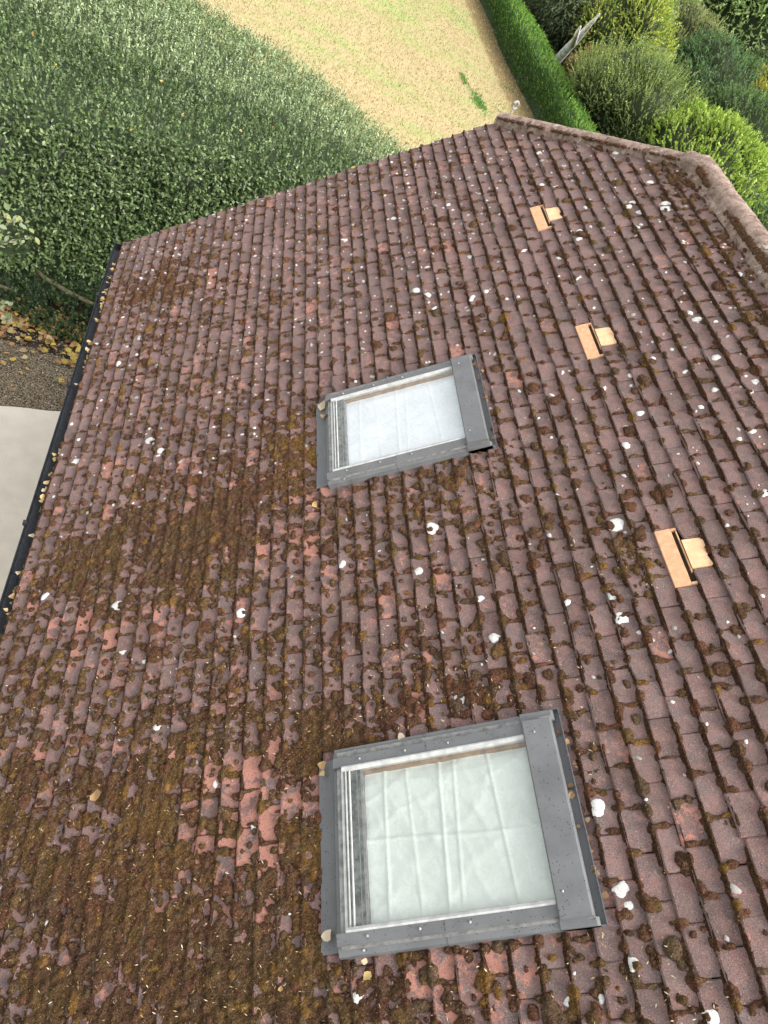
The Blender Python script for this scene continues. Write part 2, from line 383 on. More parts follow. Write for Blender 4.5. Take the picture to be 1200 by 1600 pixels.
for k in range(KMIN, 13):
    v = V0 + k * G
    if v > V_RIDGE - .07: break
    off = UJ + (0 if k % 2 == 0 else PU * .5)
    for n in range(-22, 33):
        u = off + n * PU
        wd = PU
        if u < U_START: continue
        if u + PU * .45 > U_END: continue
        if u + PU > U_END + .03: wd = U_END - u          # cut tile at the verge
        elif u + PU * 1.45 > U_END: wd = U_END - u
        c = (u + wd / 2, v + G / 2)
        if v + G > HIP_A[1] and (hip_side(c[0] + .03, c[1] + .03) * hip_side(0, 0) < 0 or hip_side(u + wd, v + .05) * hip_side(0, 0) < -.55): continue
        if any(a + .05 < u and u + wd < b - .05 and SKV[0] + .03 < v and v + G < SKV[1] - .01 for a, b in SKY_U): continue
        if any(k == 0 and a - .01 < u + PU * .5 < a + 2 * PU for a, _ in VENTS): continue
        if any(k == 1 and abs(u - (a + PU * .5)) < .03 for a, _ in VENTS): continue
        tone = min(1, max(0, rnd.gauss(.52, .22))); tone = min(1, tone + (.05 if v > 0 else 0))
        if rnd.random() < .05: tone = .05
        pk = .12 + rnd.random() ** 3 * .35
        for (pu, pv, su, sv, a) in PINK: pk += a * math.exp(-((c[0] - pu) / su) ** 2 - ((c[1] - pv) / sv) ** 2) * rnd.uniform(.3, 1.1)
        if v > -.1: pk *= .45
        if rnd.random() < .025: pk += .5
        gr = rnd.random() ** 2 * .6
        if k in (-36, -35) and 6.15 < c[0] < 6.75 : gr = 1.3; tone = .1; pk = 0
        wv = .007 * (float(fbm(np.array(u * 1.1), np.array(k * .45), 17)) - .5) * 2
        tiles.append((k, u, v, wd, (tone, pk, gr), rnd.randrange(NVAR), rnd.uniform(-.0022, .0022), wv + rnd.gauss(0, .0035), rnd.gauss(0, .009), rnd.uniform(-.0005, .004), rnd.gauss(0, .010)))
def tile_matrix(t):
    k, u, v, wd, c, vi, du, dv, rz, dw, ry = t
    m = Matrix.Translation(RP(u + du, v + dv, dw)) @ MR @ Matrix.Rotation(rz, 4, 'Z') @ Matrix.Rotation(ry, 4, 'Y')
    if abs(wd - PU) > .002: m = m @ Matrix.Diagonal((wd / PU, 1, 1, 1))
    return m
def px(p):
    d = p - CAM; x = d.dot(cx); y = d.dot(cy); z = -d.dot(cz)
    return (.5 + x / z * 1150 / 1200, .5 - y / z * 1150 / 1600, z) if z > 0 else (-9, -9, 1)
vis = []
for i, t in enumerate(tiles):
    a, b, z = px(RP(t[1] + .08, t[2] + .05, .02))
    if -.02 < a < 1.02 and -.02 < b < 1.02: vis.append((z, i))
vis.sort(); single = set(i for _, i in vis[:300])
V, F, C = [], [], []; nb = 0
for i, t in enumerate(tiles):
    m = tile_matrix(t)
    if i in single:
        o = bpy.data.objects.new("roof_tile", vmesh[t[5]]); COL.objects.link(o); o.parent = roof; o.matrix_basis = m
        o.color = (*t[4], 1)
    else:
        vs, f = variants[t[5]]
        for p in vs: V.append(m @ Vector(p)); C.append(t[4])
        for q in f: F.append(tuple(x + nb for x in q))
        nb += len(vs)
me = bpy.data.meshes.new("roof_tiles"); me.from_pydata(V, [], F); me.update()
a = me.attributes.new("col", 'FLOAT_COLOR', 'POINT'); a.data.foreach_set("color", np.c_[np.array(C, np.float32), np.ones(len(C), np.float32)].ravel())
o = link("roof_tiles", me, M['tile'], roof, kind='stuff'); o.color = (0, 0, 0, 1)

# ridge and hip caps -----------------------------------------------
def cap(a, b, r, parent, name="ridge_tile", seg=12, lumps=1.0, mat='ridge', seed=0, drop=.0, side=None):
    a = Vector(a); b = Vector(b); d = (b - a); L = d.length; d.normalize()
    up = Vector((0, 0, 1)); sd_ = d.cross(up).normalized(); up = sd_.cross(d).normalized()
    n = max(4, int(L / .05)); vs = []
    for i in range(n + 1):
        p = a + d * L * i / n; rr = r * (1 + .02 * (1 - i / n))
        for k in range(seg + 1):
            t = math.pi * (-.12 + 1.24 * k / seg)
            q = rr * (1 + .045 * lumps * (float(fbm((a.y + d.y * L * i / n) * 9., k * .5, 3)) - .5) * 2)
            vs.append(p + sd_ * math.cos(t) * q + up * (math.sin(t) * q - drop))
    f = [(i * (seg + 1) + k, i * (seg + 1) + k + 1, (i + 1) * (seg + 1) + k + 1, (i + 1) * (seg + 1) + k) for i in range(n) for k in range(seg)]
    m = MB(); m.add(vs, f); m.add([vs[k] for k in range(seg + 1)], [tuple(range(seg, -1, -1))]); m.add([vs[n * (seg + 1) + k] for k in range(seg + 1)], [tuple(range(seg + 1))])
    return m.build(name, M[mat], parent, smooth=True)
RAX = lambda u: RP(u, V_RIDGE, 0) + Vector((0, 0, -.035))
seg_l = .45; u = 5.40; i = 0
while u > -1.2:
    o_ = rnd.uniform(-.005, .005)
    cap(RAX(u) + Vector((o_, 0, o_)), RAX(u - seg_l + .012) + Vector((o_, 0, .004)), .110, roof, seed=i); u -= seg_l; i += 1
ha = RP(7.10, .675, 0) + Vector((0, 0, .005)); hb = RP(5.42, V_RIDGE, 0) + Vector((0, 0, -.03))
nh = 5
for i in range(nh):
    p = ha.lerp(hb, i / nh); q = ha.lerp(hb, (i + 1) / nh - .006)
    cap(p, q, .100, roof, "hip_tile", seed=20 + i, drop=.02)
cap(hb + (hb - ha).normalized() * -.10, RAX(5.25), .108, roof, "ridge_tile", seed=40, lumps=1.0)
ha2, hb2 = mir(ha), mir(hb)
cap(ha2, hb2, .098, roof, "hip_tile", seed=31)
# mortar fillets
def fillet(path, wid, hgt, seed):
    m = MB(); vs = []; n = len(path)
    for i, (u, v, nu, nv) in enumerate(path):
        for j, (t, h) in enumerate(((0, hgt), (.5, hgt * .75), (.85, hgt * .4), (1.05, -.01))):
            j_ = wid * t * (1 + .5 * (float(fbm(i * .35, j * .9, seed)) - .5))
            vs.append(RP(u + nu * j_, v + nv * j_, .022 + h * (.7 + .6 * float(fbm(i * .5, j, seed + 3)))))
    f = [(i * 4 + j, i * 4 + j + 1, (i + 1) * 4 + j + 1, (i + 1) * 4 + j) for i in range(n - 1) for j in range(3)]
    m.add(vs, f); return m.build("mortar_bedding", M['ridge'], roof, smooth=True)
fillet([(5.5 - i * .03, V_RIDGE - .075, 0, -1) for i in range(220)], .075, .035, 3)
hd = Vector((HIP_B[0] - HIP_A[0], HIP_B[1] - HIP_A[1])).normalized()
fillet([(HIP_A[0] + hd.x * t * .03 - .05, HIP_A[1] + hd.y * t * .03 - .055, -hd.y, -(-hd.x) * -1 if False else hd.x) for t in range(68)], .05, .030, 8)

# gutter -----------------------------------------------------------
gut = MB(); prof = []
gx, gz, gr = EV.x - .040, EV.z - .030, .062
for k in range(13): t = math.pi * (1 + k / 12); prof.append((gx + gr * math.cos(t), gz + gr * math.sin(t)))
inn = [(gx + (gr - .004) * math.cos(math.pi * (2 - k / 12)), gz + (gr - .004) * math.sin(math.pi * (2 - k / 12))) for k in range(13)]
n = len(prof); pr = prof + inn
vs = [(x, yb0, z) for x, z in pr] + [(x, U_END + .03, z) for x, z in pr]; m_ = len(pr)
gut.add(vs, [(i, (i + 1) % m_, (i + 1) % m_ + m_, i + m_) for i in range(m_)])
gut.add([(x, U_END + .03, z) for x, z in prof], [tuple(range(13))])
gutter = gut.build("gutter", M['gutter'], house, smooth=False)
for y in (1.2, 2.6, 3.42, 4.9, 6.2):
    b = MB(); pp = []
    for k in range(13): t = math.pi * (1 + k / 12); pp.append((gx + (gr + .008) * math.cos(t), y, gz + (gr + .008) * math.sin(t)))
    b.tube(pp, .008, 6); b.box(gx - gr - .014, gx - gr + .012, y - .016, y + .016, gz - .006, gz + .014); b.build("gutter_bracket", M['gutter'], gutter)
sed = MB(); sed.box(gx - gr * .75, gx + gr * .75, yb0 + .1, U_END - .05, gz - .040, gz - .030); sed.build("gutter_silt", M['gutter'], gutter)

# skylights --------------------------------------------------------
def skylight(du, label, idx):
    U0, U1 = .535 + du, 1.365 + du
    fr = MB(); bx = lambda mb, *a, ch=.0: mb.box(*a, fn=RP, ch=ch)
    bx(fr, U0 + .015, U1 - .015, -1.075, -.07, -.03, .012)       # well bottom
    for a in ((U0 + .015, U0 + .06, -1.07, -.07), (U1 - .06, U1 - .015, -1.07, -.07), (U0 + .06, U1 - .06, -1.07, -1.045), (U0 + .06, U1 - .06, -.12, -.07)):
        bx(fr, *a, .0, .074)
    s = fr.build("skylight", M['bar'], house, label=label)
    f2 = lambda v, p, q: RP(p + du, v, q)
    # side covers, two lengths each with a lap
    for (pr_, nm) in (([(.522, .02), (.528, .062), (.560, .070), (.566, .086), (.606, .089), (.606, .070), (.60, .02)], 0), ([(1.378, .02), (1.372, .062), (1.328, .070), (1.322, .086), (1.276, .089), (1.276, .070), (1.28, .02)], 1)):
        m1 = MB(); m1.prism(pr_, -1.084, -.62, f2); m1.build("side_cover", M['flash'], s)
        sc = [(p + (.0015 if (p > 1.3 or .52 < p < .56) else 0) * (1 if nm else -1), q + .0022) for p, q in pr_]
        m1 = MB(); m1.prism(sc, -.64, -.19, f2); m1.build("side_cover", M['flash'], s)
        for (v, p, q) in ((-.98, .542 if not nm else 1.350, .067), (-.955, .586 if not nm else 1.300, .089), (-.74, .586 if not nm else 1.300, .0895), (-.54, .586 if not nm else 1.300, .0915)):
            r = MB(); c = RP(p + du, v, q); rr = .0065
            r.tube([c, c + (RP(0, 0, 1) - RP(0, 0, 0)) * .004, c + (RP(0, 0, 1) - RP(0, 0, 0)) * .006], [rr, rr * .8, rr * .3], 8); r.build("screw", M['screw'], s)
    # pale gaskets
    m1 = MB(); m1.prism([(.606, .07), (.606, .094), (.613, .097), (.624, .092), (.626, .07)], -1.042, -.198, f2); m1.build("gasket", M['gasket'], s)
    m1 = MB(); m1.prism([(1.276, .07), (1.276, .094), (1.269, .097), (1.256, .092), (1.252, .07)], -1.042, -.198, f2); m1.build("gasket", M['gasket'], s)
    # bottom rail: frame, beads
    m1 = MB()
    for (a, b, c, dd) in ((-1.093, -1.068, .02, .056), (-1.068, -1.050, .02, .066)): m1.box(U0 + .01, U1 - .01, a, b, c, dd, RP, .002)
    m1.build("bottom_rail", M['flash'], s)
    m1 = MB(); m1.box(U0 + .075, U1 - .095, -1.050, -1.036, .05, .080, RP, .002); m1.box(U0 + .075, U1 - .095, -1.030, -1.022, .05, .086, RP, .002); m1.box(U0 + .075, U1 - .095, -1.012, -1.004, .05, .087, RP, .002)
    m1.build("glazing_bead", M['gasket'], s)
    m1 = MB(); m1.box(U0 + .09, U1 - .112, -1.036, -.958, .03, .0795, RP)
    m1.build("edge_seal", M['black'], s)
    m1 = MB(); m1.box(U0 + .09, U1 - .112, -.958, -.948, .03, .0798, RP); m1.box(U0 + .09, U1 - .112, -.976, -.972, .0796, .0805, RP); m1.build("spacer_bar", M['bar'], s)
    # timber sash seen through the glass
    m1 = MB(); m1.box(U1 - .128, U1 - .112, -.948, -.2, .0, .07, RP); m1.box(U0 + .09, U0 + .094, -.948, -.2, .0, .07, RP); m1.build("timber_sash", M['wood'], s)
    # sheet under the glass
    nu, nv = 130, 160; uu = np.linspace(U0 + .094, U1 - .128, nu); vv = np.linspace(-.947, -.15, nv); UU, VV = np.meshgrid(uu, vv)
    L = lambda x, c, wd: np.maximum(0, 1 - np.abs(x - c) / wd)
    z = .054 + .010 * (fbm((UU - du) * 5, VV * 5, 5 + idx) - .5)
    ul = UU - du
    for c, sl, a in ((-.86, .02, .006), (-.74, -.04, .004), (-.61, .03, .008), (-.55, .05, .005), (-.36, -.06, .008), (-.28, .02, .004)):
        z += 1.0 * a * L(VV, c + sl * (ul - .9), .010)
    z += .007 * L(ul, .925 + .02 * np.sin(VV * 5), .014)
    for kx, ky, ph, a in ((12, 19, .3, .004), (-22, 16, 1.7, .0035), (30, 9, 4, .002), (-13, -31, 2., .0025)): z += .9 * a * np.abs(np.sin(kx * ul * .8 + ky * VV * .8 + ph + 5 * fbm(ul * 3, VV * 3, 77))) ** 10
    if idx: z = .058 + (z - .054) * .30
    z += .012 * L(ul, 1.23, .05) * -1
    i = np.arange(nu * nv).reshape(nv, nu); F = np.stack([i[:-1, :-1], i[:-1, 1:], i[1:, 1:], i[1:, :-1]], -1).reshape(-1, 4)
    link("blind_sheet", npmesh("blind_sheet", RPa(UU, VV, z), F, smooth=True), M['inner_cloth' if idx == 0 else 'inner_cloth_sky'], s)
    # glass
    m1 = MB(); m1.box(U0 + .078, U1 - .098, -1.034, -.19, .081, .0835, RP); m1.build("glass_pane", M['glass'], s)
    # hood
    m1 = MB(); m1.prism([(-.203, .082), (-.203, .103), (-.198, .107), (-.080, .098), (-.072, .092), (-.070, .03), (-.19, .03)], U0 + .018, U1 - .035, lambda a, p, q: RP(a, p, q)); m1.build("hood", M['flash'], s)
    for (a, b) in ((U0 - .012 + .0, U0 + .018), (U1 - .035, U1 + .010)):
        m1 = MB(); m1.prism([(-.205, .02), (-.205, .078), (-.07, .070), (-.058, .06), (-.058, .02)], a, b, lambda a_, p, q: RP(a_, p, q)); m1.build("hood_end", M['flash'], s)
    for uu_, vv_ in ((U0 + .11, -.17), (U1 - .09, -.155)):
        r = MB(); c = RP(uu_, vv_, .103); nn = RP(0, 0, 1) - RP(0, 0, 0); r.tube([c, c + nn * .004, c + nn * .006], [.006, .005, .002], 8); r.build("screw", M['screw'], s)
    # back gutter tray with an upstanding lip
    m1 = MB(); m1.box(U0 - .010, U1 + .016, -.070, -.034, .0, .036, RP); m1.box(U0 - .012, U1 + .018, -.036, -.032, .03, .060, RP); m1.box(U0 - .012, U0 - .009, -.21, -.039, .02, .058, RP); m1.box(U1 + .014, U1 + .018, -.13, -.039, .02, .058, RP)
    m1.build("back_tray", M['lead'], s)
    # apron below: a soft sheet dressed over the tiles
    na, nbb = 60, 10; ua = np.linspace(U0 + .012, U1 - .03, na); t = np.linspace(0, 1, nbb); UA, T = np.meshgrid(ua, t)
    lo = -1.168 + .006 * (fbm(UA * 9, UA * 0, 4 + idx) - .5) * 2; VA_ = -1.088 + (lo + 1.088) * T
    zz = TT + .004 + .012 * (1 - T) ** 2 + .004 * (fbm(UA * 12, T * 2, 9) - .5)
    i = np.arange(na * nbb).reshape(nbb, na); F = np.stack([i[:-1, :-1], i[1:, :-1], i[1:, 1:], i[:-1, 1:]], -1).reshape(-1, 4)
    link("lead_apron", npmesh("lead_apron", RPa(UA, VA_, zz), F, smooth=True), M['lead'], s)
    return s
skylight(0, "lower larger-looking skylight with a crumpled white sheet behind its glass", 0)
skylight(2.52, "upper skylight farther from the camera, its glass white with reflected sky", 1)

# terracotta vents --------------------------------------------------
for vi, (ua, _) in enumerate(VENTS):
    m = MB(); r = random.Random(vi); W2 = 2 * PU - .004
    pl = [(.632, .032), (.629, .029), (.629, .016), (.640, .014), (.705, .016), (.708, .028), (.706, .031)]
    m.prism(pl, ua + .002, ua + W2, lambda a, p, q: RP(a, p, q))
    v = m.build("vent_tile", M['terra'], roof)
    for a, b in ((ua + .002, ua + .016), (ua + W2 - .014, ua + W2)):
        m = MB(); m.box(a, b, .7085, .735, .012, .0305, RP, .002); m.build("vent_cheek", M['terra'], roof)
    m = MB(); o_ = UJ + .0; a = ua + PU * .5
    pts = [(a, .736), (a + PU - .004, .737), (a + PU - .004, .826 + r.uniform(-.004, .004)), (a + PU - .018, .836), (a + PU * .72, .832 + r.uniform(-.006, .006)), (a + PU * .5, .838), (a + PU * .35, .828 + r.uniform(-.008, .004)), (a + .01, .836), (a, .83)]
    n = len(pts); zt_ = lambda p: TT + .006 - (p[1] - .736) * TH / G
    vs = [RP(p[0], p[1], zt_(p)) for p in pts] + [RP(p[0], p[1], zt_(p) - .014) for p in pts]
    m.add(vs, [tuple(range(n))] + [(i, i + n, (i + 1) % n + n, (i + 1) % n) for i in range(n)])
    m.build("roof_tile", M['terra2'], roof, label="clean buff terracotta tile above a vent slot")
    m = MB(); m.box(ua + .02, ua + W2 - .02, .704, .735, .0, .015, RP); m.build('vent_slot', M['soil'], roof)
    m = MB(); m.box(ua + .07, ua + W2 - .02, .7275, .7325, .0151, .030, RP); m.build("vent_lip", M['terra2'], roof)

# ------------------------------------------------------------------ moss height field
us = [-.5]; 
while us[-1] < U_END - .01: us.append(us[-1] + .0062 + .0011 * max(0, us[-1]))
us = np.array(us); vs_ = np.arange(V_EAVE - .01, V_RIDGE - .02, .0072)
UU, VV = np.meshgrid(us, vs_)
BL = [(1.0, -2.3, .75, 1.0, .80), (.55, -1.75, .55, .65, .78), (.5, -2.4, .5, .8, .42), (1.45, -2.3, .4, .9, .50), (4.9, -2.4, 1.3, .7, .16), (3.2, -2.3, .9, .7, .24), (2.6, -1.6, .8, .5, .18), (2.0, -.6, .5, .5, .14), (1.55, -.62, .20, .52, .85), (1.45, -1.2, .22, .4, .55), (3.4, -1.36, .42, .32, .85), (3.0, -1.8, .42, .6, .70), (2.9, -2.5, .45, .6, .38),
      (2.85, -.55, .22, .5, .62), (2.15, .47, .23, .15, .95), (2.9, -3.0, .5, .28, .45), (2.1, -3.0, .6, .35, .45), (6.0, -2.7, .30, .42, .75), (5.5, -2.3, .25, .5, .3), (.30, -.75, .22, .75, .85), (4.8, 1.68, .8, .13, .75), (3.2, 1.72, 1.2, .12, .5),
      (2.4, -.94, .35, .25, .35), (2.65, -.28, .22, .22, .5), (1.0, -1.26, .5, .12, .85), (1.95, -1.0, .2, .3, .3), (1.2, .04, .3, .06, .5), (3.0, -1.9, .8, .8, .18), (2.2, -1.9, .7, .6, .30), (2.4, .15, .6, .25, .12), (5.7, -2.9, .8, .35, .3), (6.4, -2.5, .4, .7, .25), (4.0, -2.2, .8, .6, .12),
      (5.35, 1.7, .3, .1, .6), (6.2, 1.1, .5, .08, .1), (4.3, 1.3, .6, .3, .08)]
HOLES = [(1.24, -1.57, .30, .30, .75), (.45, -2.35, .16, .22, .45), (.35, -.42, .12, .2, .4), (.6, -1.0, .1, .1, .3), (.85, -2.65, .12, .14, .5), (.55, -2.1, .08, .1, .3)]
def dens(u, v):
    d = np.where(np.asarray(v) < .5, .25, .20) + .11 * (fbm(np.asarray(u) * 1.6, np.asarray(v) * 1.6, 31) - .5) * 2
    for a, b, su, sv, k in BL: d = d + k * np.exp(-((u - a) / su) ** 2 - ((v - b) / sv) ** 2)
    d = d - .30 * (d > .6) * np.clip((fbm(np.asarray(u) * 5.5, np.asarray(v) * 4.0, 37) - .47) * 6, 0, 1)
    for a, b, su, sv, k in HOLES: d = d - k * np.exp(-((u - a) / su) ** 2 - ((v - b) / sv) ** 2)
    return d
DN = dens(UU, VV)
MH = np.full(UU.shape, -.02); MC = np.zeros(UU.shape + (3,))
PAL = np.array([(.125, .060, .040), (.165, .070, .044), (.118, .070, .042), (.165, .100, .042), (.27, .145, .038), (.138, .096, .062)])
# continuous mats where moss is dense
fine = fbm(UU * 34, VV * 34, 51, 3); mid = fbm(UU * 12, VV * 12, 61, 4); big = fbm(UU * 4, VV * 4, 71, 3)
mat = (DN - 1.08) * .035 + (mid - .5) * .060 + (fine - .5) * .026 + (big - .5) * .034
mat = np.minimum(mat, .008) + np.where(mat > 0, (fine - .45) * .016 + (fbm(UU * 70, VV * 70, 52, 2) - .5) * .008, 0)
MH = np.maximum(MH, mat)
f = np.clip((big - .35) / .3, 0, 1)[..., None]; g = np.clip((fbm(UU * 3, VV * 3, 91) - .45) / .2, 0, 1)[..., None]
MC[:] = (PAL[0] * .9 + PAL[2] * .1) * (1 - f) + PAL[3] * .85 * f
MC[:] = MC * (1 - g * .5) + PAL[2] * g * .5
och = np.zeros(UU.shape)
for a, b, su, sv, k in ((3.45, -1.25, .4, .22, .8), (1.0, -1.25, .45, .07, .8), (2.7, -.3, .2, .2, .5), (2.15, .5, .2, .13, .3), (1.25, -2.2, .3, .7, .35), (6.0, -2.7, .12, .2, .6), (2.2, -1.0, .3, .3, .35), (4.8, 1.68, .4, .08, .5), (.9, -1.9, .5, .3, .2)):
    och += k * np.exp(-((UU - a) / su) ** 2 - ((VV - b) / sv) ** 2)
oc = (np.clip(och, 0, 1) * np.clip((mid - .32) * 4, 0, 1))[..., None]
MC = MC * (1 - oc) + PAL[4] * oc
red = (np.clip(np.exp(-((UU - 1.6) / .35) ** 2 - ((VV + .5) / .6) ** 2) + np.exp(-((UU - 6) / .7) ** 2 - ((VV + 2.6) / .8) ** 2), 0, 1) * .7)[..., None]
MC = MC * (1 - red) + PAL[1] * .85 * red
MC = MC * 1.05; MC0 = MC.copy()
# cushions at joints and tails
def clump(u, v, ru, rv, h, col):
    i0, i1 = np.searchsorted(us, [u - ru, u + ru]); j0, j1 = np.searchsorted(vs_, [v - rv, v + rv])
    if i1 - i0 < 2 or j1 - j0 < 2: return
    a = UU[j0:j1, i0:i1]; b = VV[j0:j1, i0:i1]
    wob = 1 + .55 * (mid[j0:j1, i0:i1] - .5) * 2 + .5 * (fine[j0:j1, i0:i1] - .5) * 2
    d2 = (((a - u) / ru) ** 2 + ((b - v) / rv) ** 2) / wob
    hh = np.where(d2 < 1, h * np.sqrt(np.clip(1 - d2, 0, 1)) + .009 * (fine[j0:j1, i0:i1] - .5), -.02)
    m = hh > MH[j0:j1, i0:i1]
    MH[j0:j1, i0:i1][m] = hh[m]; MC[j0:j1, i0:i1][m] = np.asarray(col) * .72 + .28 * MC0[j0:j1, i0:i1][m]
for (k, u, v, wd, c, *_r) in tiles:
    if u < -.6: continue
    D_ = float(dens(u + wd / 2, v + G / 2))
    sz = 1.0 + .12 * (D_ > .5)
    def colr(uu, vv):
        o = 0
        i = rnd.choices(range(6), weights=(5, 2.6, 3, 1.5 + 2 * D_, .35 + 1.2 * D_, 2))[0]
        return PAL[i] * rnd.uniform(.8, 1.3)
    pj = min(.95, .50 + .9 * D_)
    if rnd.random() < pj:                       # in the joint between two tiles, near the tail
        for q in range(rnd.choice((1, 2, 2))):
            clump(u + rnd.gauss(0, .005), v + rnd.uniform(.0, .09), rnd.uniform(.008, .018) * sz * (1.25 if rnd.random() < .3 else .9), rnd.uniform(.016, .042) * sz, rnd.uniform(.006, .015), colr(u, v))
    if rnd.random() < min(.95, .50 + .8 * D_):  # cushion sitting on the tail corner
        r = rnd.uniform(.012, .029) * sz; clump(u + rnd.gauss(0, .014), v + rnd.uniform(-.006, .016), r * rnd.uniform(.9, 1.5), r, r * rnd.uniform(.45, .75), colr(u, v))
    if rnd.random() < min(.9, .26 + .75 * D_):  # along the tail
        r = rnd.uniform(.009, .026) * sz; clump(u + rnd.uniform(0, wd), v + rnd.uniform(-.004, .014), r * rnd.uniform(1, 1.8), r, r * rnd.uniform(.4, .7), colr(u, v))
    if rnd.random() < max(0, min(.8, -.04 + .8 * D_)):      # on the face
        r = rnd.uniform(.008, .028) * sz; clump(u + rnd.uniform(0, wd), v + rnd.uniform(0, G), r * rnd.uniform(.9, 1.3), r, r * rnd.uniform(.35, .6), colr(u, v))
    nc = int(max(0, (D_ - .24)) * 13 * rnd.uniform(.4, 1.4))
    for q in range(min(nc, 13)):               # crowded small cushions where moss is thick
        r = rnd.uniform(.008, .021) * (1.25 if rnd.random() < .2 else 1); clump(u + rnd.uniform(0, wd), v + rnd.uniform(0, G), r * rnd.uniform(.9, 1.4), r, r * rnd.uniform(.6, 1.0), colr(u, v))
    if rnd.random() < (.20 if (v > -.2 and u < 3) else .10) + .12 * D_:          # big cushion
        r = rnd.uniform(.022, .046); clump(u + rnd.uniform(0, wd), v + rnd.uniform(0, G), r * rnd.uniform(.9, 1.3), r, r * .5, colr(u, v))
    # thin dirty line of moss below each tail, coloured darker for the step's shadow
    if rnd.random() < .9: clump(u + rnd.uniform(.2, .8) * wd, v - .001, wd * rnd.uniform(.35, .7), .0125, .004 + .006 * rnd.random(), PAL[0] * .55)
for it in range(2):                          # rim vertices take the colour of the cushion they belong to
    best = np.where(MH > 0, MH, -1.0); cb = MC.copy(); bb = best.copy()
    for ax, sh in ((0, 1), (0, -1), (1, 1), (1, -1)):
        m2 = np.roll(best, sh, ax); c2 = np.roll(MC, sh, ax); t_ = (MH <= 0) & (m2 > bb); bb[t_] = m2[t_]; cb[t_] = c2[t_]
    MC = cb
# keep clear of skylights, vents and beyond the hip
msk = np.ones(UU.shape, bool)
for a, b in SKY_U:
    msk &= ~((UU > a + .004) & (UU < b - .004) & (VV > -1.155) & (VV < -.034))
for ua, _ in VENTS:
    msk &= ~((UU > ua - .004) & (UU < ua + 2 * PU) & (VV > .622) & (VV < .74)); msk &= ~((UU > ua + PU * .5) & (UU < ua + 1.5 * PU) & (VV > .73) & (VV < .826))
msk &= ~((VV > HIP_A[1]) & (hip_side(UU - .05, VV - .05) * hip_side(0, 0) < 0))
BH = base_h(UU, VV); BH = np.maximum(BH, np.roll(BH, 1, 0)) * .6 + BH * .4
jit = RS.uniform(-.0026, .0026, UU.shape); fillm = np.clip((DN - .5) * 1.5, 0, .6); BH = BH * (1 - fillm) + (TT - TH * .35) * fillm
Z = BH + MH + jit * (MH > .001)
keep = (MH > 0) & msk
i = np.arange(UU.size).reshape(UU.shape)
q = np.stack([i[:-1, :-1], i[:-1, 1:], i[1:, 1:], i[1:, :-1]], -1).reshape(-1, 4)
kf = keep.ravel(); ok = (kf[q].sum(1) >= 2) & msk.ravel()[q].all(1); q = q[ok]
Z = np.where(MH <= 0, BH - .006, Z)
used = np.unique(q); rm = np.full(UU.size, -1); rm[used] = np.arange(len(used))
VN = RPa(UU, VV, Z).reshape(-1, 3)[used]; CN = (MC.reshape(-1, 3)[used]) * (1 + RS.uniform(-.32, .38, (len(used), 1)))
moss = link("moss", npmesh("moss", VN, rm[q], CN, smooth=True), M['moss'], kind='stuff', label="brown and olive moss cushions growing over the roof tiles", category="moss")
print("moss faces", len(q))

# short moss shoots standing on the cushions
nt_ = 110000; idx = RS.choice(len(VN), nt_, p=None); kp = VN[idx][:, 1] < 4.2; idx = idx[kp]
pp = VN[idx] + RS.normal(size=(len(idx), 3)) * .003 + np.array(RP(0, 0, 1) - RP(0, 0, 0)) * .0025
cc_ = CN[idx] * RS.uniform(.7, 1.9, (len(idx), 1)) * np.where(RS.uniform(size=(len(idx), 1)) < .08, 1.7, 1.)
SHOOTS = (pp, cc_)
# moss on the ridge and hip caps
mb_v, mb_c, mb_f = [], [], []
def blob(c, r, nrm, col):
    nrm = Vector(nrm).normalized(); a = nrm.orthogonal().normalized(); b = nrm.cross(a); base = len(mb_v); sg = 9
    for j, (rr, hh) in enumerate(((1., -.15), (.85, .3), (.5, .55))):
        for k in range(sg):
            t = 2 * math.pi * k / sg; s = rnd.uniform(.8, 1.2) * r * rr
            mb_v.append(c + a * math.cos(t) * s + b * math.sin(t) * s + nrm * (hh * r * .8 * rnd.uniform(.8, 1.2))); mb_c.append(col * rnd.uniform(.7, 1.3))
    mb_v.append(c + nrm * r * .5); mb_c.append(col)
    for j in range(2):
        for k in range(sg): mb_f.append((base + j * sg + k, base + j * sg + (k + 1) % sg, base + (j + 1) * sg + (k + 1) % sg, base + (j + 1) * sg + k))
    for k in range(sg): mb_f.append((base + 2 * sg + k, base + 2 * sg + (k + 1) % sg, base + 3 * sg))
for n in range(7000):
    u = rnd.uniform(-1, 5.45); t = rnd.triangular(2, 80, 10)
    if float(fbm(np.array(u * 3.), np.array(t * .05), 5)) < .50 + .0022 * t: continue
    p = RAX(u) + Vector((-math.cos(R(t)), 0, math.sin(R(t)))) * .110
    blob(p, rnd.uniform(.006, .015), (-math.cos(R(t)), 0, math.sin(R(t))), PAL[rnd.choice((0, 1, 1, 3, 5, 5))] * 1.3)
for n in range(120):
    t = rnd.random(); p = ha.lerp(hb, t) + Vector((-.085, -.05, .03)); blob(p, rnd.uniform(.008, .022), (-.6, -.3, .8), PAL[rnd.choice((0, 1, 5))])
me = bpy.data.meshes.new("ridge_moss"); me.from_pydata(mb_v, [], mb_f); me.update(); me.polygons.foreach_set("use_smooth", [True] * len(me.polygons))
a = me.attributes.new("col", 'FLOAT_COLOR', 'POINT'); a.data.foreach_set("color", np.c_[np.array(mb_c, np.float32), np.ones(len(mb_c), np.float32)].ravel())
link("ridge_moss", me, M['moss'], kind='stuff', label="brown moss clinging to the mortared ridge and hip caps", category="moss")

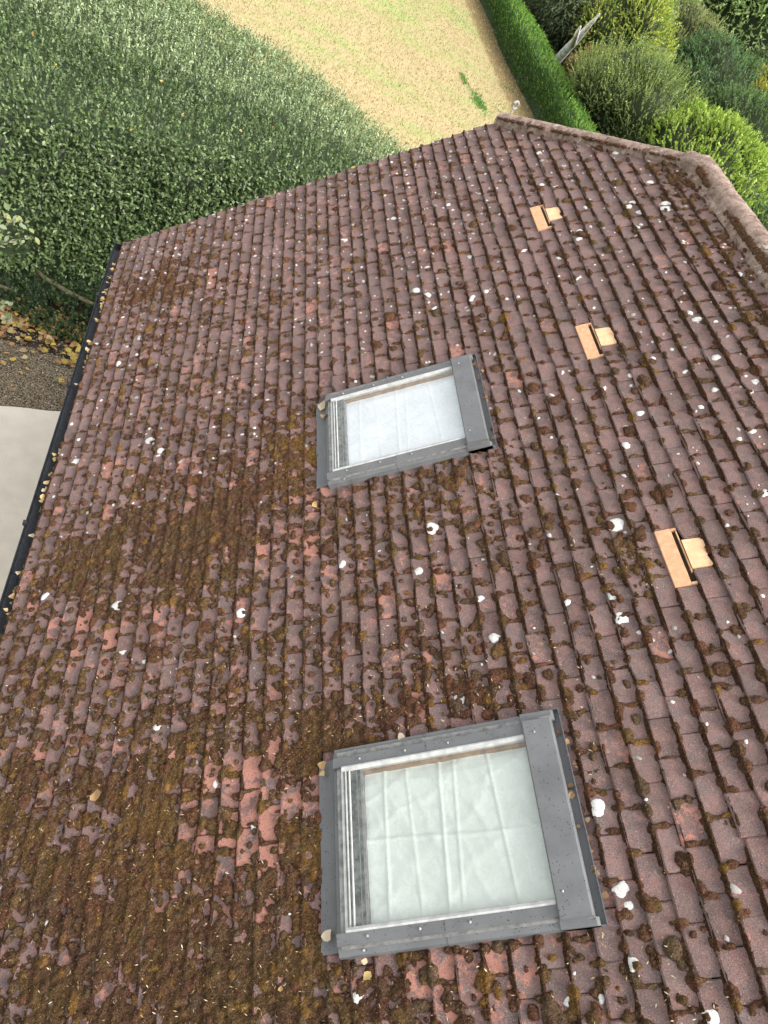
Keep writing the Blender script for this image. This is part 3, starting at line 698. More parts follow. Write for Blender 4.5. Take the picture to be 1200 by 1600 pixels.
# lichen patches ----------------------------------------------------
lv, lf, lc = [], [], []
def patch(u, v, r, col=(.74, .74, .69), ring=False, asp=1., ang=0.):
    n = 14; base = len(lv); ph = rnd.uniform(0, 50); k0 = math.floor((v - V0) / G)
    def P3(du, dv, e):
        vv = v + dv; vv = min(max(vv, V0 + k0 * G + .003), V0 + (k0 + 1) * G - .002)
        s = (vv - V0) / G - k0; return RP(u + du, vv, TT - s * TH + .0062 + e)
    rings = (1., .72, .35) if ring else (1., .72)
    for j, rr in enumerate(rings):
        for k in range(n):
            t = 2 * math.pi * k / n; s = r * rr * (.66 + .66 * float(vn(math.cos(t) * 1.5 + ph, math.sin(t) * 1.5 + ph, 3)))
            a_, b_ = math.cos(t) * s * asp, math.sin(t) * s / asp
            lv.append(P3(a_ * math.cos(ang) - b_ * math.sin(ang), a_ * math.sin(ang) + b_ * math.cos(ang), (-.005, .0004, .0004)[j]))
            lc.append(col if not (ring and j == 2) else (.28, .23, .21))
    lv.append(P3(0, 0, .0006)); lc.append((.24, .19, .18) if ring else col)
    for j in range(len(rings) - 1):
        for k in range(n): lf.append((base + j * n + k, base + j * n + (k + 1) % n, base + (j + 1) * n + (k + 1) % n, base + (j + 1) * n + k))
    q = base + (len(rings) - 1) * n
    for k in range(n): lf.append((q + k, q + (k + 1) % n, base + len(rings) * n))
BIG = [(.404, .078, .021, 0), (.298, .118, .018, 0), (.278, .130, .012, 0), (.196, .104, .018, 1), (.065, -.03, .013, 0)]
BIGPX = []
LP = [(2.282, -1.637, 0.0317, 0), (2.533, -2.456, 0.0363, 0), (0.943, 0.034, 0.0323, 0), (0.636, 0.043, 0.0302, 0), (0.581, 0.059, 0.0206, 0), (0.39, 0.022, 0.0264, 1), (0.396, -1.02, 0.0258, 0), (0.305, -0.227, 0.0179, 0), (0.213, 0.23, 0.0265, 0), (1.899, 0.335, 0.0258, 0), (1.774, 0.347, 0.0336, 1), (2.309, 0.464, 0.0393, 0), (1.915, 0.122, 0.0178, 0), (2.576, 0.214, 0.0197, 0), (1.806, -0.254, 0.0245, 0), (1.53, -0.468, 0.027, 0), (1.748, -0.2, 0.0151, 0), (2.558, -0.488, 0.0394, 1), (2.292, -0.596, 0.0279, 0), (2.452, -1.022, 0.0227, 0), (2.883, -1.719, 0.0263, 0), (2.786, -2.143, 0.0272, 0), (2.193, -2.36, 0.0256, 0), (1.68, -2.069, 0.019, 0), (2.04, -0.292, 0.0225, 0), (2.823, 0.656, 0.0256, 0), (3.366, 0.83, 0.0204, 0), (3.065, 1.435, 0.0238, 0), (2.684, 1.212, 0.0174, 0), (3.631, 0.666, 0.0324, 0), (4.983, 0.846, 0.0292, 0), (4.883, 0.88, 0.0247, 0), (5.003, 1.35, 0.0313, 0), (4.949, 1.516, 0.0342, 0), (5.11, 1.296, 0.028, 0), (5.153, 1.336, 0.024, 0), (5.342, 1.522, 0.0278, 0), (5.02, 1.538, 0.0268, 0), (3.696, 1.329, 0.0265, 0), (3.331, 1.318, 0.0252, 0), (2.993, 1.384, 0.0178, 0), (4.84, -0.361, 0.0287, 0), (4.742, -0.281, 0.0281, 0), (5.018, -0.811, 0.0257, 0), (4.933, -0.69, 0.0251, 0), (4.549, 0.033, 0.0264, 0), (4.518, 0.014, 0.022, 0), (4.987, 0.904, 0.0249, 0), (5.91, 1.414, 0.0258, 0), (6.276, 0.853, 0.0289, 0), (3.773, 1.308, 0.0202, 0), (3.078, 1.221, 0.0185, 0), (2.706, 1.288, 0.0172, 0), (4.004, 1.682, 0.023, 0), (3.452, 0.987, 0.0168, 0), (3.04, 0.794, 0.0227, 0), (3.95, -2.449, 0.0381, 0), (3.813, -2.357, 0.0266, 0), (2.732, -3.013, 0.0298, 0), (5.024, -2.914, 0.0258, 0), (2.099, -2.21, 0.0165, 0), (3.951, -3.072, 0.0291, 0), (4.224, 1.893, 0.0197, 0), (2.302, 1.197, 0.0217, 0), (5.903, 0.02, 0.0205, 0), (5.778, -0.215, 0.0208, 0), (5.969, -0.451, 0.0218, 0), (5.848, -0.889, 0.0227, 0), (3.491, 1.112, 0.0133, 0), (5.071, 0.093, 0.0232, 0), (2.975, 1.11, 0.0154, 0), (4.577, 0.14, 0.0218, 0), (1.429, -1.944, 0.0251, 0), (1.327, -1.709, 0.0171, 0), (1.102, -1.497, 0.0128, 0), (0.304, -0.114, 0.0132, 0)]
for (u, v, r, ring) in LP:
    if any(a - .03 < u < a + .37 and .6 < v < .86 for a, _ in VENTS): continue
    patch(u, v, r * 1.08, ring=False, asp=rnd.uniform(.85, 1.2), ang=rnd.uniform(0, 3), col=tuple(np.array((.80, .80, .76)) * rnd.uniform(.85, 1)))
for t in tiles:
    k, u, v, wd, c = t[:5]
    if u < -.2: continue
    far = u > 3.2 or v > .2
    p = .28 if far else .10
    if u > 5.2: p = .5
    if v > .9 and u > 3.4: p = .45
    if any(a - .2 < u < a + .4 and .5 < v < .85 for a, _ in VENTS): continue
    for q_ in range(3):
        if rnd.random() < p * (.5 if q_ else 1):
            r = rnd.choice((.004, .006, .007, .009, .012)) * rnd.uniform(.8, 1.3) * (1.2 if far else .8)
            g_ = rnd.uniform(.45, .85) * (1 if rnd.random() < .6 else .6); patch(u + rnd.uniform(.02, wd - .02), v + rnd.uniform(.012, G - .012), r, (g_, g_ * .97, g_ * .93), ring=False, asp=rnd.uniform(.8, 1.5), ang=rnd.uniform(0, 3))
me = bpy.data.meshes.new("lichen"); me.from_pydata(lv, [], lf); me.update(); me.polygons.foreach_set("use_smooth", [True] * len(me.polygons))
a = me.attributes.new("col", 'FLOAT_COLOR', 'POINT'); a.data.foreach_set("color", np.c_[np.array(lc, np.float32), np.ones(len(lc), np.float32)].ravel())
link("lichen", me, M['lichen'], kind='stuff', label="pale grey-white lichen spots crusted on the roof tiles", category="lichen")

# ------------------------------------------------------------------ leaves
def leaf_cloud(c, d, nrm, size, asp, col, cup=.15):
    """c centres, d long axes, nrm normals -> verts, quads folded into two tris, colours"""
    n = len(c); d = d / (np.linalg.norm(d, axis=1, keepdims=True) + 1e-9); s = np.cross(d, nrm); s /= (np.linalg.norm(s, axis=1, keepdims=True) + 1e-9); nn = np.cross(s, d)
    size = np.broadcast_to(size, (n,))[:, None]; asp = np.broadcast_to(asp, (n,))[:, None]
    a = c - d * size * .5; b = c + s * size * asp * .5 + nn * size * cup * asp - d * size * .06; t = c + d * size * .5; e = c - s * size * asp * .5 + nn * size * cup * asp - d * size * .06
    V = np.stack([a, b, t, e], 1).reshape(-1, 3); i = np.arange(n)[:, None] * 4
    F = np.concatenate([i + [0, 1, 2], i + [0, 2, 3]], 1).reshape(-1, 3); return V, F, np.repeat(col, 4, 0)
def merge(parts):
    V, F, C = [], [], []; o = 0
    for v, f, c in parts: V.append(v); F.append(f + o); C.append(c); o += len(v)
    return np.concatenate(V), np.concatenate(F), np.concatenate(C)
def rdir(n): v = RS.normal(size=(n, 3)); return v / np.linalg.norm(v, axis=1, keepdims=True)
def pick(n, pal, wts, var=.25):
    pal = np.array(pal, float); w_ = np.array(wts, float); c = pal[RS.choice(len(pal), n, p=w_ / w_.sum())]; return c * RS.uniform(1 - var, 1 + var, (n, 1))
def sprays(base, out, L, k, size, asp, pal, wts, up=.5, spread=.5, var=.2):
    """twigs growing from base along out, k leaves each"""
    n = len(base); d = out + rdir(n) * spread + np.array([0, 0, up]); d /= np.linalg.norm(d, axis=1, keepdims=True)
    L = np.broadcast_to(L, (n,)) * RS.uniform(.55, 1.25, n); t = (np.arange(k) + .5) / k
    p = base[:, None] + d[:, None] * (L[:, None] * t)[..., None]; p = p.reshape(-1, 3); dd = np.repeat(d, k, 0)
    ld = dd * .7 + rdir(n * k) * .8; nr = rdir(n * k) * .7 + np.repeat(out, k, 0) * .6 + np.array([0, 0, .5])
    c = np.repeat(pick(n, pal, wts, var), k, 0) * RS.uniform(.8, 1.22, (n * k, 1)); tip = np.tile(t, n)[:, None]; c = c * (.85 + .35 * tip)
    return leaf_cloud(p, ld, nr, size * RS.uniform(.7, 1.25, n * k), asp, c)
def core_mesh(cen, rad, col, seed, nu=20, nv=14, lum=.18):
    th = np.linspace(0, 2 * np.pi, nu, endpoint=False); ph = np.linspace(-.5 * np.pi, .5 * np.pi, nv); T, P = np.meshgrid(th, ph)
    n = 1 + lum * 2 * (fbm(np.cos(T) * 2 + seed, np.sin(T) * 2 + P * 2, seed) - .5)
    X = np.stack([np.cos(T) * np.cos(P) * rad[0] * n, np.sin(T) * np.cos(P) * rad[1] * n, np.sin(P) * rad[2] * n], -1) + np.array(cen)
    i = np.arange(nu * nv).reshape(nv, nu); j = np.roll(i, -1, 1); q = np.stack([i[:-1], j[:-1], j[1:], i[1:]], -1).reshape(-1, 4)
    F = np.concatenate([q[:, [0, 1, 2]], q[:, [0, 2, 3]]]); return X.reshape(-1, 3), F, np.tile(np.array(col, float), (nu * nv, 1))
def bush(name, label, cat, cen, rad, pal, wts, nsp, k, L, size, asp=.5, up=.5, seed=0, group=None, trunk_r=.08, mat='leaf', lumps=9, trunk=True, trunk_mat='bark', spread=.5, lean=(0, 0)):
    cen = np.array(cen, float); rad = np.array(rad, float); rs = np.random.RandomState(seed)
    g = thing(name, (cen[0] + lean[0], cen[1] + lean[1], 0), label, cat, group)
    parts = [core_mesh(cen, rad * .80, (.055, .072, .034), seed)]  # dark inner mass, the crown's inner shade put into its colour
    # lobes
    ld = rs.normal(size=(lumps, 3)); ld[:, 2] = np.abs(ld[:, 2]) * .8 - .15; ld /= np.linalg.norm(ld, axis=1, keepdims=True)
    lc_ = cen + ld * rad * .62; lr = rs.uniform(.34, .55, lumps)
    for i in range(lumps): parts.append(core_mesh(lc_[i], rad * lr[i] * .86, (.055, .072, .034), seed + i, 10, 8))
    n0 = nsp // 3; d = rs.normal(size=(n0, 3)); d[:, 2] = d[:, 2] * .9 + .25; d /= np.linalg.norm(d, axis=1, keepdims=True)
    B = [cen + d * rad * rs.uniform(.72, 1., (n0, 1))]; O = [d / rad * rad.min()]
    per = (nsp - n0) // lumps
    for i in range(lumps):
        d = rs.normal(size=(per, 3)) + ld[i] * .8; d /= np.linalg.norm(d, axis=1, keepdims=True)
        B.append(lc_[i] + d * rad * lr[i] * rs.uniform(.75, 1.02, (per, 1))); O.append(d)
    B = np.concatenate(B); O = np.concatenate(O); kp = B[:, 2] > .05; B, O = B[kp], O[kp]
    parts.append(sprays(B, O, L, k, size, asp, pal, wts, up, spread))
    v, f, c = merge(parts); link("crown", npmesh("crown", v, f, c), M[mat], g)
    if trunk:
        t = MB(); b0 = Vector((cen[0] + lean[0], cen[1] + lean[1], -.05)); b1 = Vector(tuple(cen))
        t.tube([b0, b0.lerp(b1, .35) + Vector((.05, 0, 0)), b0.lerp(b1, .7), b1], [trunk_r, trunk_r * .8, trunk_r * .6, trunk_r * .3], 8, .1)
        for q in range(5):
            e = Vector(tuple(cen + ld[q % lumps] * rad * .8)); s_ = b0.lerp(b1, .35 + .1 * q); t.tube([s_, s_.lerp(e, .5) + Vector((0, 0, .05)), e], [trunk_r * .45, trunk_r * .3, trunk_r * .12], 6)
        t.build("trunk", M[trunk_mat], g, smooth=True)
    return g

# the big clipped evergreen hedge beyond the gable
HEDGE_SHADE = [(.082, .125, .048), (.115, .17, .065), (.155, .215, .09), (.06, .095, .038), (.22, .28, .13)]  # front leaves, the shade of that side put into the colour
HEDGE_LIT = [(.145, .20, .09), (.195, .255, .12), (.25, .315, .16), (.10, .145, .065), (.34, .40, .24)]  # same leaves farther back on top, sky light put into the colour
def hedge_top(x, y):
    f0 = 9.35 + .16 * (x + 1.5) + .3 * np.sin(x * .9); bk = np.where(x < -1, 16.6, 16.6 - .10 * (x + 1) - .085 * (x + 1) ** 2)
    t = np.clip((y - f0) / np.maximum(bk - f0, .1), -.2, 1.2)
    top = 2.35 + .25 * (fbm(x * .6, y * .6, 5) - .5) + .14 * (fbm(x * 2.2, y * 2.2, 8) - .5)
    edge = np.clip(np.minimum((y - f0) / .55, (bk - y) / .8), 0, 1); sidee = np.clip((5.9 - x) / .8, 0, 1)
    return top * np.power(edge * sidee, .38), edge * sidee
g = thing("laurel_hedge", (0, 12, 0), "broad dense dark green hedge filling the left beyond the roof's far verge", "hedge")
xs = np.linspace(-13, 6.8, 130); ys = np.linspace(8.4, 18, 80); X, Y = np.meshgrid(xs, ys); Zt, ed = hedge_top(X, Y)
i = np.arange(X.size).reshape(X.shape); q = np.stack([i[:-1, :-1], i[:-1, 1:], i[1:, 1:], i[1:, :-1]], -1).reshape(-1, 4)
cF = np.concatenate([q[:, [0, 1, 2]], q[:, [0, 2, 3]]]); parts = [(np.stack([X, Y, Zt * .90 - .06], -1).reshape(-1, 3), cF, np.tile((.05, .075, .034), (X.size, 1)))]  # dark inner mass, shade between the leaves put into its colour
# surface samples by area
def surf_samples(n, x0, x1, y0, y1, fn, wall_bias=1.):
    out_p, out_n = [], []; tot = 0
    while tot < n:
        x = RS.uniform(x0, x1, n * 2); y = RS.uniform(y0, y1, n * 2); e = .03
        z, ed = fn(x, y); zx = (fn(x + e, y)[0] - z) / e; zy = (fn(x, y + e)[0] - z) / e; A_ = np.sqrt(1 + zx ** 2 + zy ** 2)
        pr = np.minimum(A_, 7) / 7; kp = (RS.uniform(size=len(x)) < pr) & (ed > .001)
        nn = np.stack([-zx, -zy, np.ones_like(zx)], 1)[kp]; nn /= np.linalg.norm(nn, axis=1, keepdims=True); p = np.stack([x, y, z], 1)[kp]
        st = (A_[kp] > 3)[:, None]; dz = np.where(st[:, 0], RS.uniform(-.4, .1, kp.sum()), RS.uniform(-.10, .04, kp.sum())); p[:, 2] = np.maximum(.04, p[:, 2] + dz)
        out_p.append(p); out_n.append(nn); tot += kp.sum()
    return np.concatenate(out_p)[:n], np.concatenate(out_n)[:n]
p, nn = surf_samples(42000, -9, 6.6, 8.9, 18, hedge_top)
dist = np.hypot(p[:, 0], p[:, 1]); near = p[:, 1] < 12.2
parts.append(sprays(p[near], nn[near], .17, 7, .052, .46, HEDGE_SHADE, (3, 4, 2.2, 2, .6), up=.5, spread=.7, var=.28))
parts.append(sprays(p[~near], nn[~near], .25, 7, .054, .42, HEDGE_LIT, (2, 3.5, 3, 1.2, 1.4), up=1.0, spread=.6, var=.28))
# front face
n = 20000; x = RS.uniform(-6, 5.6, n); tz = RS.uniform(.02, 1., n); z = tz * 2.4; y = 9.35 + .16 * (x + 1.5) + .3 * np.sin(x * .9) + .55 * tz ** (1 / .38) + .5 * (fbm(x * 2, z * 2, 7) - .5) + .02
hole = (fbm(x * 1.7, z * 2.6, 13) > .42) | (z > 1.3); fp = np.stack([x, y, z], 1)[hole]; fn_ = np.tile((0., -1, .25), (len(fp), 1))
parts.append(sprays(fp, fn_, .15, 6, .060, .5, HEDGE_SHADE, (3, 4, 2.4, 1.5, .8), up=.3, spread=.7))
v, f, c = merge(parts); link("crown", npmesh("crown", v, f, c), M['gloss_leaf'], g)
st = MB()
st.tube([(-1.15, 9.25, .50), (-.9, 9.05, .48), (-.55, 8.97, .43), (-.15, 8.97, .35), (.3, 9.2, .2)], [.022, .03, .032, .034, .03], 8, .18)
st.tube([(-3.1, 8.6, .30), (-1.9, 8.66, .38), (-1.4, 8.74, .36), (-1.2, 8.95, .2)], [.035, .03, .028, .02], 8, .15)
st.build("branch", M['bark'], g, smooth=True)
st = MB()
for q_ in range(14):
    x = -5 + q_ * .75 + rnd.uniform(-.2, .2); st.tube([(x, 10.2, 0), (x + rnd.uniform(-.2, .2), 9.9, 1.0), (x + rnd.uniform(-.4, .4), 10.2, 2.0)], [.04, .03, .012], 6)
st.build("trunk", M['bark'], g, smooth=True)
# a few yellow leaves caught in the hedge
n = 40; x = RS.uniform(-5, 3, n); y = RS.uniform(9.6, 12, n); z = hedge_top(x, y)[0] + .06
v, f, c = leaf_cloud(np.stack([x, y, z], 1), rdir(n), np.tile((0., -.3, 1), (n, 1)) + rdir(n) * .4, .07, .7, pick(n, [(.62, .44, .16), (.5, .3, .12)], (2, 1)))
link("caught_leaves", npmesh("caught_leaves", v, f, c), M['dry_leaf'], kind='stuff', label="scattered yellow leaves caught on top of the broad hedge", category="leaves")

# low dark ivy at the hedge foot
n = 3200; x = RS.uniform(-4, .9, n); y = 8.95 + RS.uniform(-.35, .55, n) + .15 * np.sin(x * 3); z = .03 + .42 * np.clip((y - 8.5) / .5, 0, 1) * RS.uniform(.3, 1, n)
v, f, c = sprays(np.stack([x, y, z], 1), np.tile((0., -.5, .8), (n, 1)), .12, 5, .05, .6, [(.05, .085, .04), (.075, .12, .055), (.10, .15, .07)], (2, 3, 1))
link("ivy", npmesh("ivy", v, f, c), M['leaf'], kind='stuff', label="low dark green ground cover at the foot of the broad hedge", category="ground cover")

# silvery leaved shrub at the left edge
g = thing("silver_shrub", (-2.0, 8.3, 0), "shrub with large pale grey-green leaves at the photo's left edge", "shrub")
st = MB(); tips = []
for (a, b, c_) in ((-1.15, 8.3, 1.7), (-.98, 8.25, 1.6), (-1.22, 7.85, 2.0), (-.95, 7.9, .62), (-1.1, 7.95, .8), (-1.3, 8.1, 1.2)):
    e = Vector((a, b, c_)); b0 = Vector((-2.0, 8.3, 0)); md = b0.lerp(e, .55) + Vector((-.15, 0, .25)); st.tube([b0, md, e], [.02, .012, .004], 6); tips.append((md, e))
st.build("branch", M['bark'], g, smooth=True)
SIL = []
for cc3 in ((.34, .40, .28), (.44, .48, .36), (.24, .31, .16), (.42, .43, .20)):
    pr = [(-.55, 0), (-.25, .26), (.1, .30), (.55, 0), (.1, -.30), (-.25, -.26)]; vv_ = [(x, y, abs(y) * .3) for x, y in pr] + [(0, 0, 0)]
    me = npmesh("leaf", np.array(vv_), np.array([(i, (i + 1) % 6, 6) for i in range(6)]), np.tile(np.array(cc3), (7, 1))); me.materials.append(M['leaf']); SIL.append(me)
for md, e in tips:
    for q_ in range(17):
        t = rnd.uniform(.25, 1.05); p = md.lerp(e, t) + Vector((rnd.gauss(0, .05), rnd.gauss(0, .05), rnd.gauss(0, .04)))
        o = bpy.data.objects.new("leaf", SIL[rnd.randrange(4)]); COL.objects.link(o); o.parent = g; o.matrix_parent_inverse = Matrix.Translation(-g.location)
        sz = rnd.uniform(.055, .10); o.matrix_basis = Matrix.Translation(p) @ Vector((rnd.gauss(0, .5), -.3 + rnd.gauss(0, .4), 1)).to_track_quat('Z', 'Y').to_matrix().to_4x4() @ Matrix.Rotation(rnd.uniform(0, 6.3), 4, 'Z') @ Matrix.Diagonal((sz, sz, sz, 1))

# right-hand trimmed hedge -------------------------------------------
g = thing("clipped_hedge", (13, 35, 0), "long clipped bright green hedge along the right edge of the lawn", "hedge")
def h2(x, y):
    f0 = 12.05 + .10 * np.sin(y * .5); bk = 13.35 + .10 * np.sin(y * .4 + 1)
    edge = np.clip(np.minimum((x - f0) / .22, (bk - x) / .3), 0, 1) * np.clip((y - 17) / .4, 0, 1) * np.clip((80 - y) / .4, 0, 1)
    return (1.28 + .08 * (fbm(x * .9, y * .7, 15) - .5) * 2) * np.power(edge, .3), edge
xs = np.linspace(11.9, 14.7, 34); ys = np.linspace(16.8, 80.2, 200); X, Y = np.meshgrid(xs, ys); Zt, ed = h2(X, Y)
i = np.arange(X.size).reshape(X.shape); q = np.stack([i[:-1, :-1], i[:-1, 1:], i[1:, 1:], i[1:, :-1]], -1).reshape(-1, 4)
parts = [(np.stack([X, Y, Zt * .93 - .04], -1).reshape(-1, 3), np.concatenate([q[:, [0, 1, 2]], q[:, [0, 2, 3]]]), np.tile((.05, .085, .025), (X.size, 1)))]  # dark inner mass, painted as the hedge's shaded inside
H2_LIT = [(.16, .29, .07), (.24, .39, .09), (.11, .21, .05), (.08, .15, .04)]  # leaves on top, painted lighter as the lit side
n = 15000; p, nn = surf_samples(n, 11.9, 14.6, 17, 60, h2)
parts.append(sprays(p, nn, .13, 4, .07, .4, H2_LIT, (3, 3, 1.5, .5), up=.9, spread=.4))
n = 9000; y = 17.2 + 45 * RS.uniform(0, 1, n) ** 1.3; z = RS.uniform(.02, 1.22, n); x = 12.1 + .10 * np.sin(y * .5) - .05 + .10 * (fbm(y * 2, z * 3, 4) - .5) + .04 * z
parts.append(sprays(np.stack([x, y, z], 1), np.tile((-1., 0, .3), (n, 1)), .11, 4, .06, .45, [(.05, .115, .028), (.07, .15, .035), (.035, .08, .02)], (3, 2, 2), up=.3, spread=.7))  # lawn-side face, its shade painted as darker leaves
v, f, c = merge(parts); link("crown", npmesh("crown", v, f, c), M['leaf'], g)
st = MB()
for q_ in range(30): y = 18 + q_ * 1.6; st.tube([(13.1, y, 0), (13.1, y, 1.2)], [.05, .03], 6)
st.build("trunk", M['bark'], g)

# shrubs and trees on the right ---------------------------------------
OL = [(.10, .15, .06), (.14, .19, .075), (.19, .24, .10), (.07, .11, .045)]
OLV = [(.17, .22, .085), (.25, .31, .125), (.33, .38, .17), (.11, .155, .06)]
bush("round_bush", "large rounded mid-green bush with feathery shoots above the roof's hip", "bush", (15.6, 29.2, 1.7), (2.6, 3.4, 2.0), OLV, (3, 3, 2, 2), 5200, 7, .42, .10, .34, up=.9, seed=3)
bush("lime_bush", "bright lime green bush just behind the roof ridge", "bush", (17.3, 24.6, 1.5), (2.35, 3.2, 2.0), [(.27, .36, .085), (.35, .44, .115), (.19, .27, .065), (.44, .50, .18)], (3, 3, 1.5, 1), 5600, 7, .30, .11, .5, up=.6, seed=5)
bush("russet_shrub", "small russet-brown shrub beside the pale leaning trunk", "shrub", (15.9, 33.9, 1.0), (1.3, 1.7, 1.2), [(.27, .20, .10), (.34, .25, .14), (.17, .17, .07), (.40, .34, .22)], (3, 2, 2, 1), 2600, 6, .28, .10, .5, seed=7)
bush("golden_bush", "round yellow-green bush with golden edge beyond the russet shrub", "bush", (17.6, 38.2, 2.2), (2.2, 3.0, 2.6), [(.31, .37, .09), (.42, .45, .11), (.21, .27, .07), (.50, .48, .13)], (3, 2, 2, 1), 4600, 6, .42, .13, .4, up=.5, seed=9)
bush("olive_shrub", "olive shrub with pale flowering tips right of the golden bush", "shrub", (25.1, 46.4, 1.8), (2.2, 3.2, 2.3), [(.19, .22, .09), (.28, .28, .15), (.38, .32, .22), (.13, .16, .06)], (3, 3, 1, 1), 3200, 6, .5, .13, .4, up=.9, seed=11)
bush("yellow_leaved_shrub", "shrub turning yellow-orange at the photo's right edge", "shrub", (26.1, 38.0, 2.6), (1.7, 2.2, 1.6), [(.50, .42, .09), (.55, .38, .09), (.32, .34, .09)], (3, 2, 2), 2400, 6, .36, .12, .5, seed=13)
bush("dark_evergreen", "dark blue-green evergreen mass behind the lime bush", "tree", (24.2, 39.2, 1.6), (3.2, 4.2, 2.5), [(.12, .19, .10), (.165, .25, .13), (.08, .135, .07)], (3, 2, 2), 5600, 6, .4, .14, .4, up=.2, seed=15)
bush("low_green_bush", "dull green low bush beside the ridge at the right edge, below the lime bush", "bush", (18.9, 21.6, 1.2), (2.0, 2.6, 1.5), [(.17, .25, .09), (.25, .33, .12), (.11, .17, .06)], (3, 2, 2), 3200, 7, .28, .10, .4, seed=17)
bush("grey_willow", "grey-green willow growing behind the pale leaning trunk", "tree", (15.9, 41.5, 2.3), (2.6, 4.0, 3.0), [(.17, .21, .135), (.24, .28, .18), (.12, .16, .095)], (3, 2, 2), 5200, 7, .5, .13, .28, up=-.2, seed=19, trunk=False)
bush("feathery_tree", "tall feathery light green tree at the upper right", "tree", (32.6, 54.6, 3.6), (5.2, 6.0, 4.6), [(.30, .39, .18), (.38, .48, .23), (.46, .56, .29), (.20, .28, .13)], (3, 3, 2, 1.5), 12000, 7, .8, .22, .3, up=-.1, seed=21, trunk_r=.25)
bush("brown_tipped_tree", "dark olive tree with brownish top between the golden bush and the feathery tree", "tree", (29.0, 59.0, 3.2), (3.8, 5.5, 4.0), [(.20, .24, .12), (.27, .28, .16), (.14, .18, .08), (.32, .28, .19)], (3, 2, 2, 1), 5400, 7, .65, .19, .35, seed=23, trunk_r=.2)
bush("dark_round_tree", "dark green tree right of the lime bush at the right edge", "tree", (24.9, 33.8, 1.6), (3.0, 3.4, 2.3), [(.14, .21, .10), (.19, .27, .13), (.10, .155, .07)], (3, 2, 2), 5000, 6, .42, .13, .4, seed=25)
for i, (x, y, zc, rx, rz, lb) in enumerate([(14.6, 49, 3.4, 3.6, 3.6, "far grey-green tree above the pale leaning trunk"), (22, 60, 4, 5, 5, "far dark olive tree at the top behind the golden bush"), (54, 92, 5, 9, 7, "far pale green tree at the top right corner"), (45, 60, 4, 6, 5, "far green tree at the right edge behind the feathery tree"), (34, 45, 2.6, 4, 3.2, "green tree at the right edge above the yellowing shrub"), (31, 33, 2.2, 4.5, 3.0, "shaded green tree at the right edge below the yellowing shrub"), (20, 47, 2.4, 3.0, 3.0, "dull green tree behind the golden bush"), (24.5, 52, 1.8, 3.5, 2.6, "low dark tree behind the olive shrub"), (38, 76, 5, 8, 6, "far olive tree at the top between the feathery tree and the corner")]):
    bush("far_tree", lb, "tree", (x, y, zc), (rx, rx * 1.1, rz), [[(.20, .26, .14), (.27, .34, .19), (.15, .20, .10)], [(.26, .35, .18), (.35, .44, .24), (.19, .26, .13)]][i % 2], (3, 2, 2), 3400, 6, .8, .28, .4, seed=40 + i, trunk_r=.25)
# far-off wood
n = 26; parts = []
for i in range(n):
    a = R(8 + 84 * i / n); d = 135 + rnd.uniform(-18, 25); c_ = (d * math.cos(a), d * math.sin(a), 6); r = (12, 12, rnd.uniform(8, 12))
    parts.append(core_mesh(c_, r, (.10, .14, .08), i, 22, 16, .3)); nn = rdir(420); nn[:, 2] = np.abs(nn[:, 2]); parts.append(sprays(np.array(c_) + nn * np.array(r), nn, 1.6, 5, .7, .5, [(.12, .17, .09), (.17, .22, .12), (.09, .12, .06)], (3, 2, 2)))
v, f, c = merge(parts); link("far_wood", npmesh("far_wood", v, f, c), M['leaf'], kind='stuff', label="far-off wood closing the view behind the garden trees", category="wood")
# pale leaning trunk
g = thing("bare_trunk", (14.9, 35.6, 0), "pale bare leaning tree trunk with a forked broken top", "tree trunk")
t = MB(); t.tube([(14.2, 35.0, -.1), (14.15, 34.6, .8), (14.0, 33.9, 1.5), (13.9, 33.2, 2.2), (13.6, 32.2, 2.8), (13.3, 31.2, 3.4)], [.20, .19, .17, .13, .09, .03], 9, .12); t.build("trunk", M['pale_bark'], g, smooth=True)
t = MB(); t.tube([(14.0, 33.6, 1.75), (13.5, 32.6, 2.3), (13.1, 31.7, 2.7)], [.13, .09, .03], 7, .15); t.build("limb", M['pale_bark'], g, smooth=True)
# grey shed roof glimpsed between the bushes
g = thing("garden_shed", (18.1, 34.2, 0), "grey shed roof glimpsed between the round bush and golden bush", "shed")
m = MB(); m.box(17.5, 18.7, 33.4, 35.0, 0, 1.5); m.build("wall", M['wood'], g)
m = MB(); m.add([(17.3, 33.2, 1.5), (18.1, 33.2, 1.95), (18.9, 33.2, 1.5), (17.3, 35.2, 1.5), (18.1, 35.2, 1.95), (18.9, 35.2, 1.5)], [(0, 1, 4, 3), (1, 2, 5, 4), (0, 2, 1), (3, 4, 5)]); m.build("roof", M['shed'], g)
# loop topped post on the lawn
g = thing("loop_post", (10.55, 26.9, 0), "small pale grey loop-topped post standing on the lawn beyond the roof's far corner", "post")
m = MB(); m.tube([(10.55, 26.9, 0), (10.56, 26.9, .42)], [.035, .03], 8); m.build("post", M['stone'], g, smooth=True)
m = MB(); m.tube([(10.56 + .11 * math.cos(t_ * math.pi / 6), 26.9 + .06 * math.cos(t_ * math.pi / 6), .48 + .13 * math.sin(t_ * math.pi / 6)) for t_ in range(-3, 10)], .042, 8); m.build("loop", M['stone'], g, smooth=True)

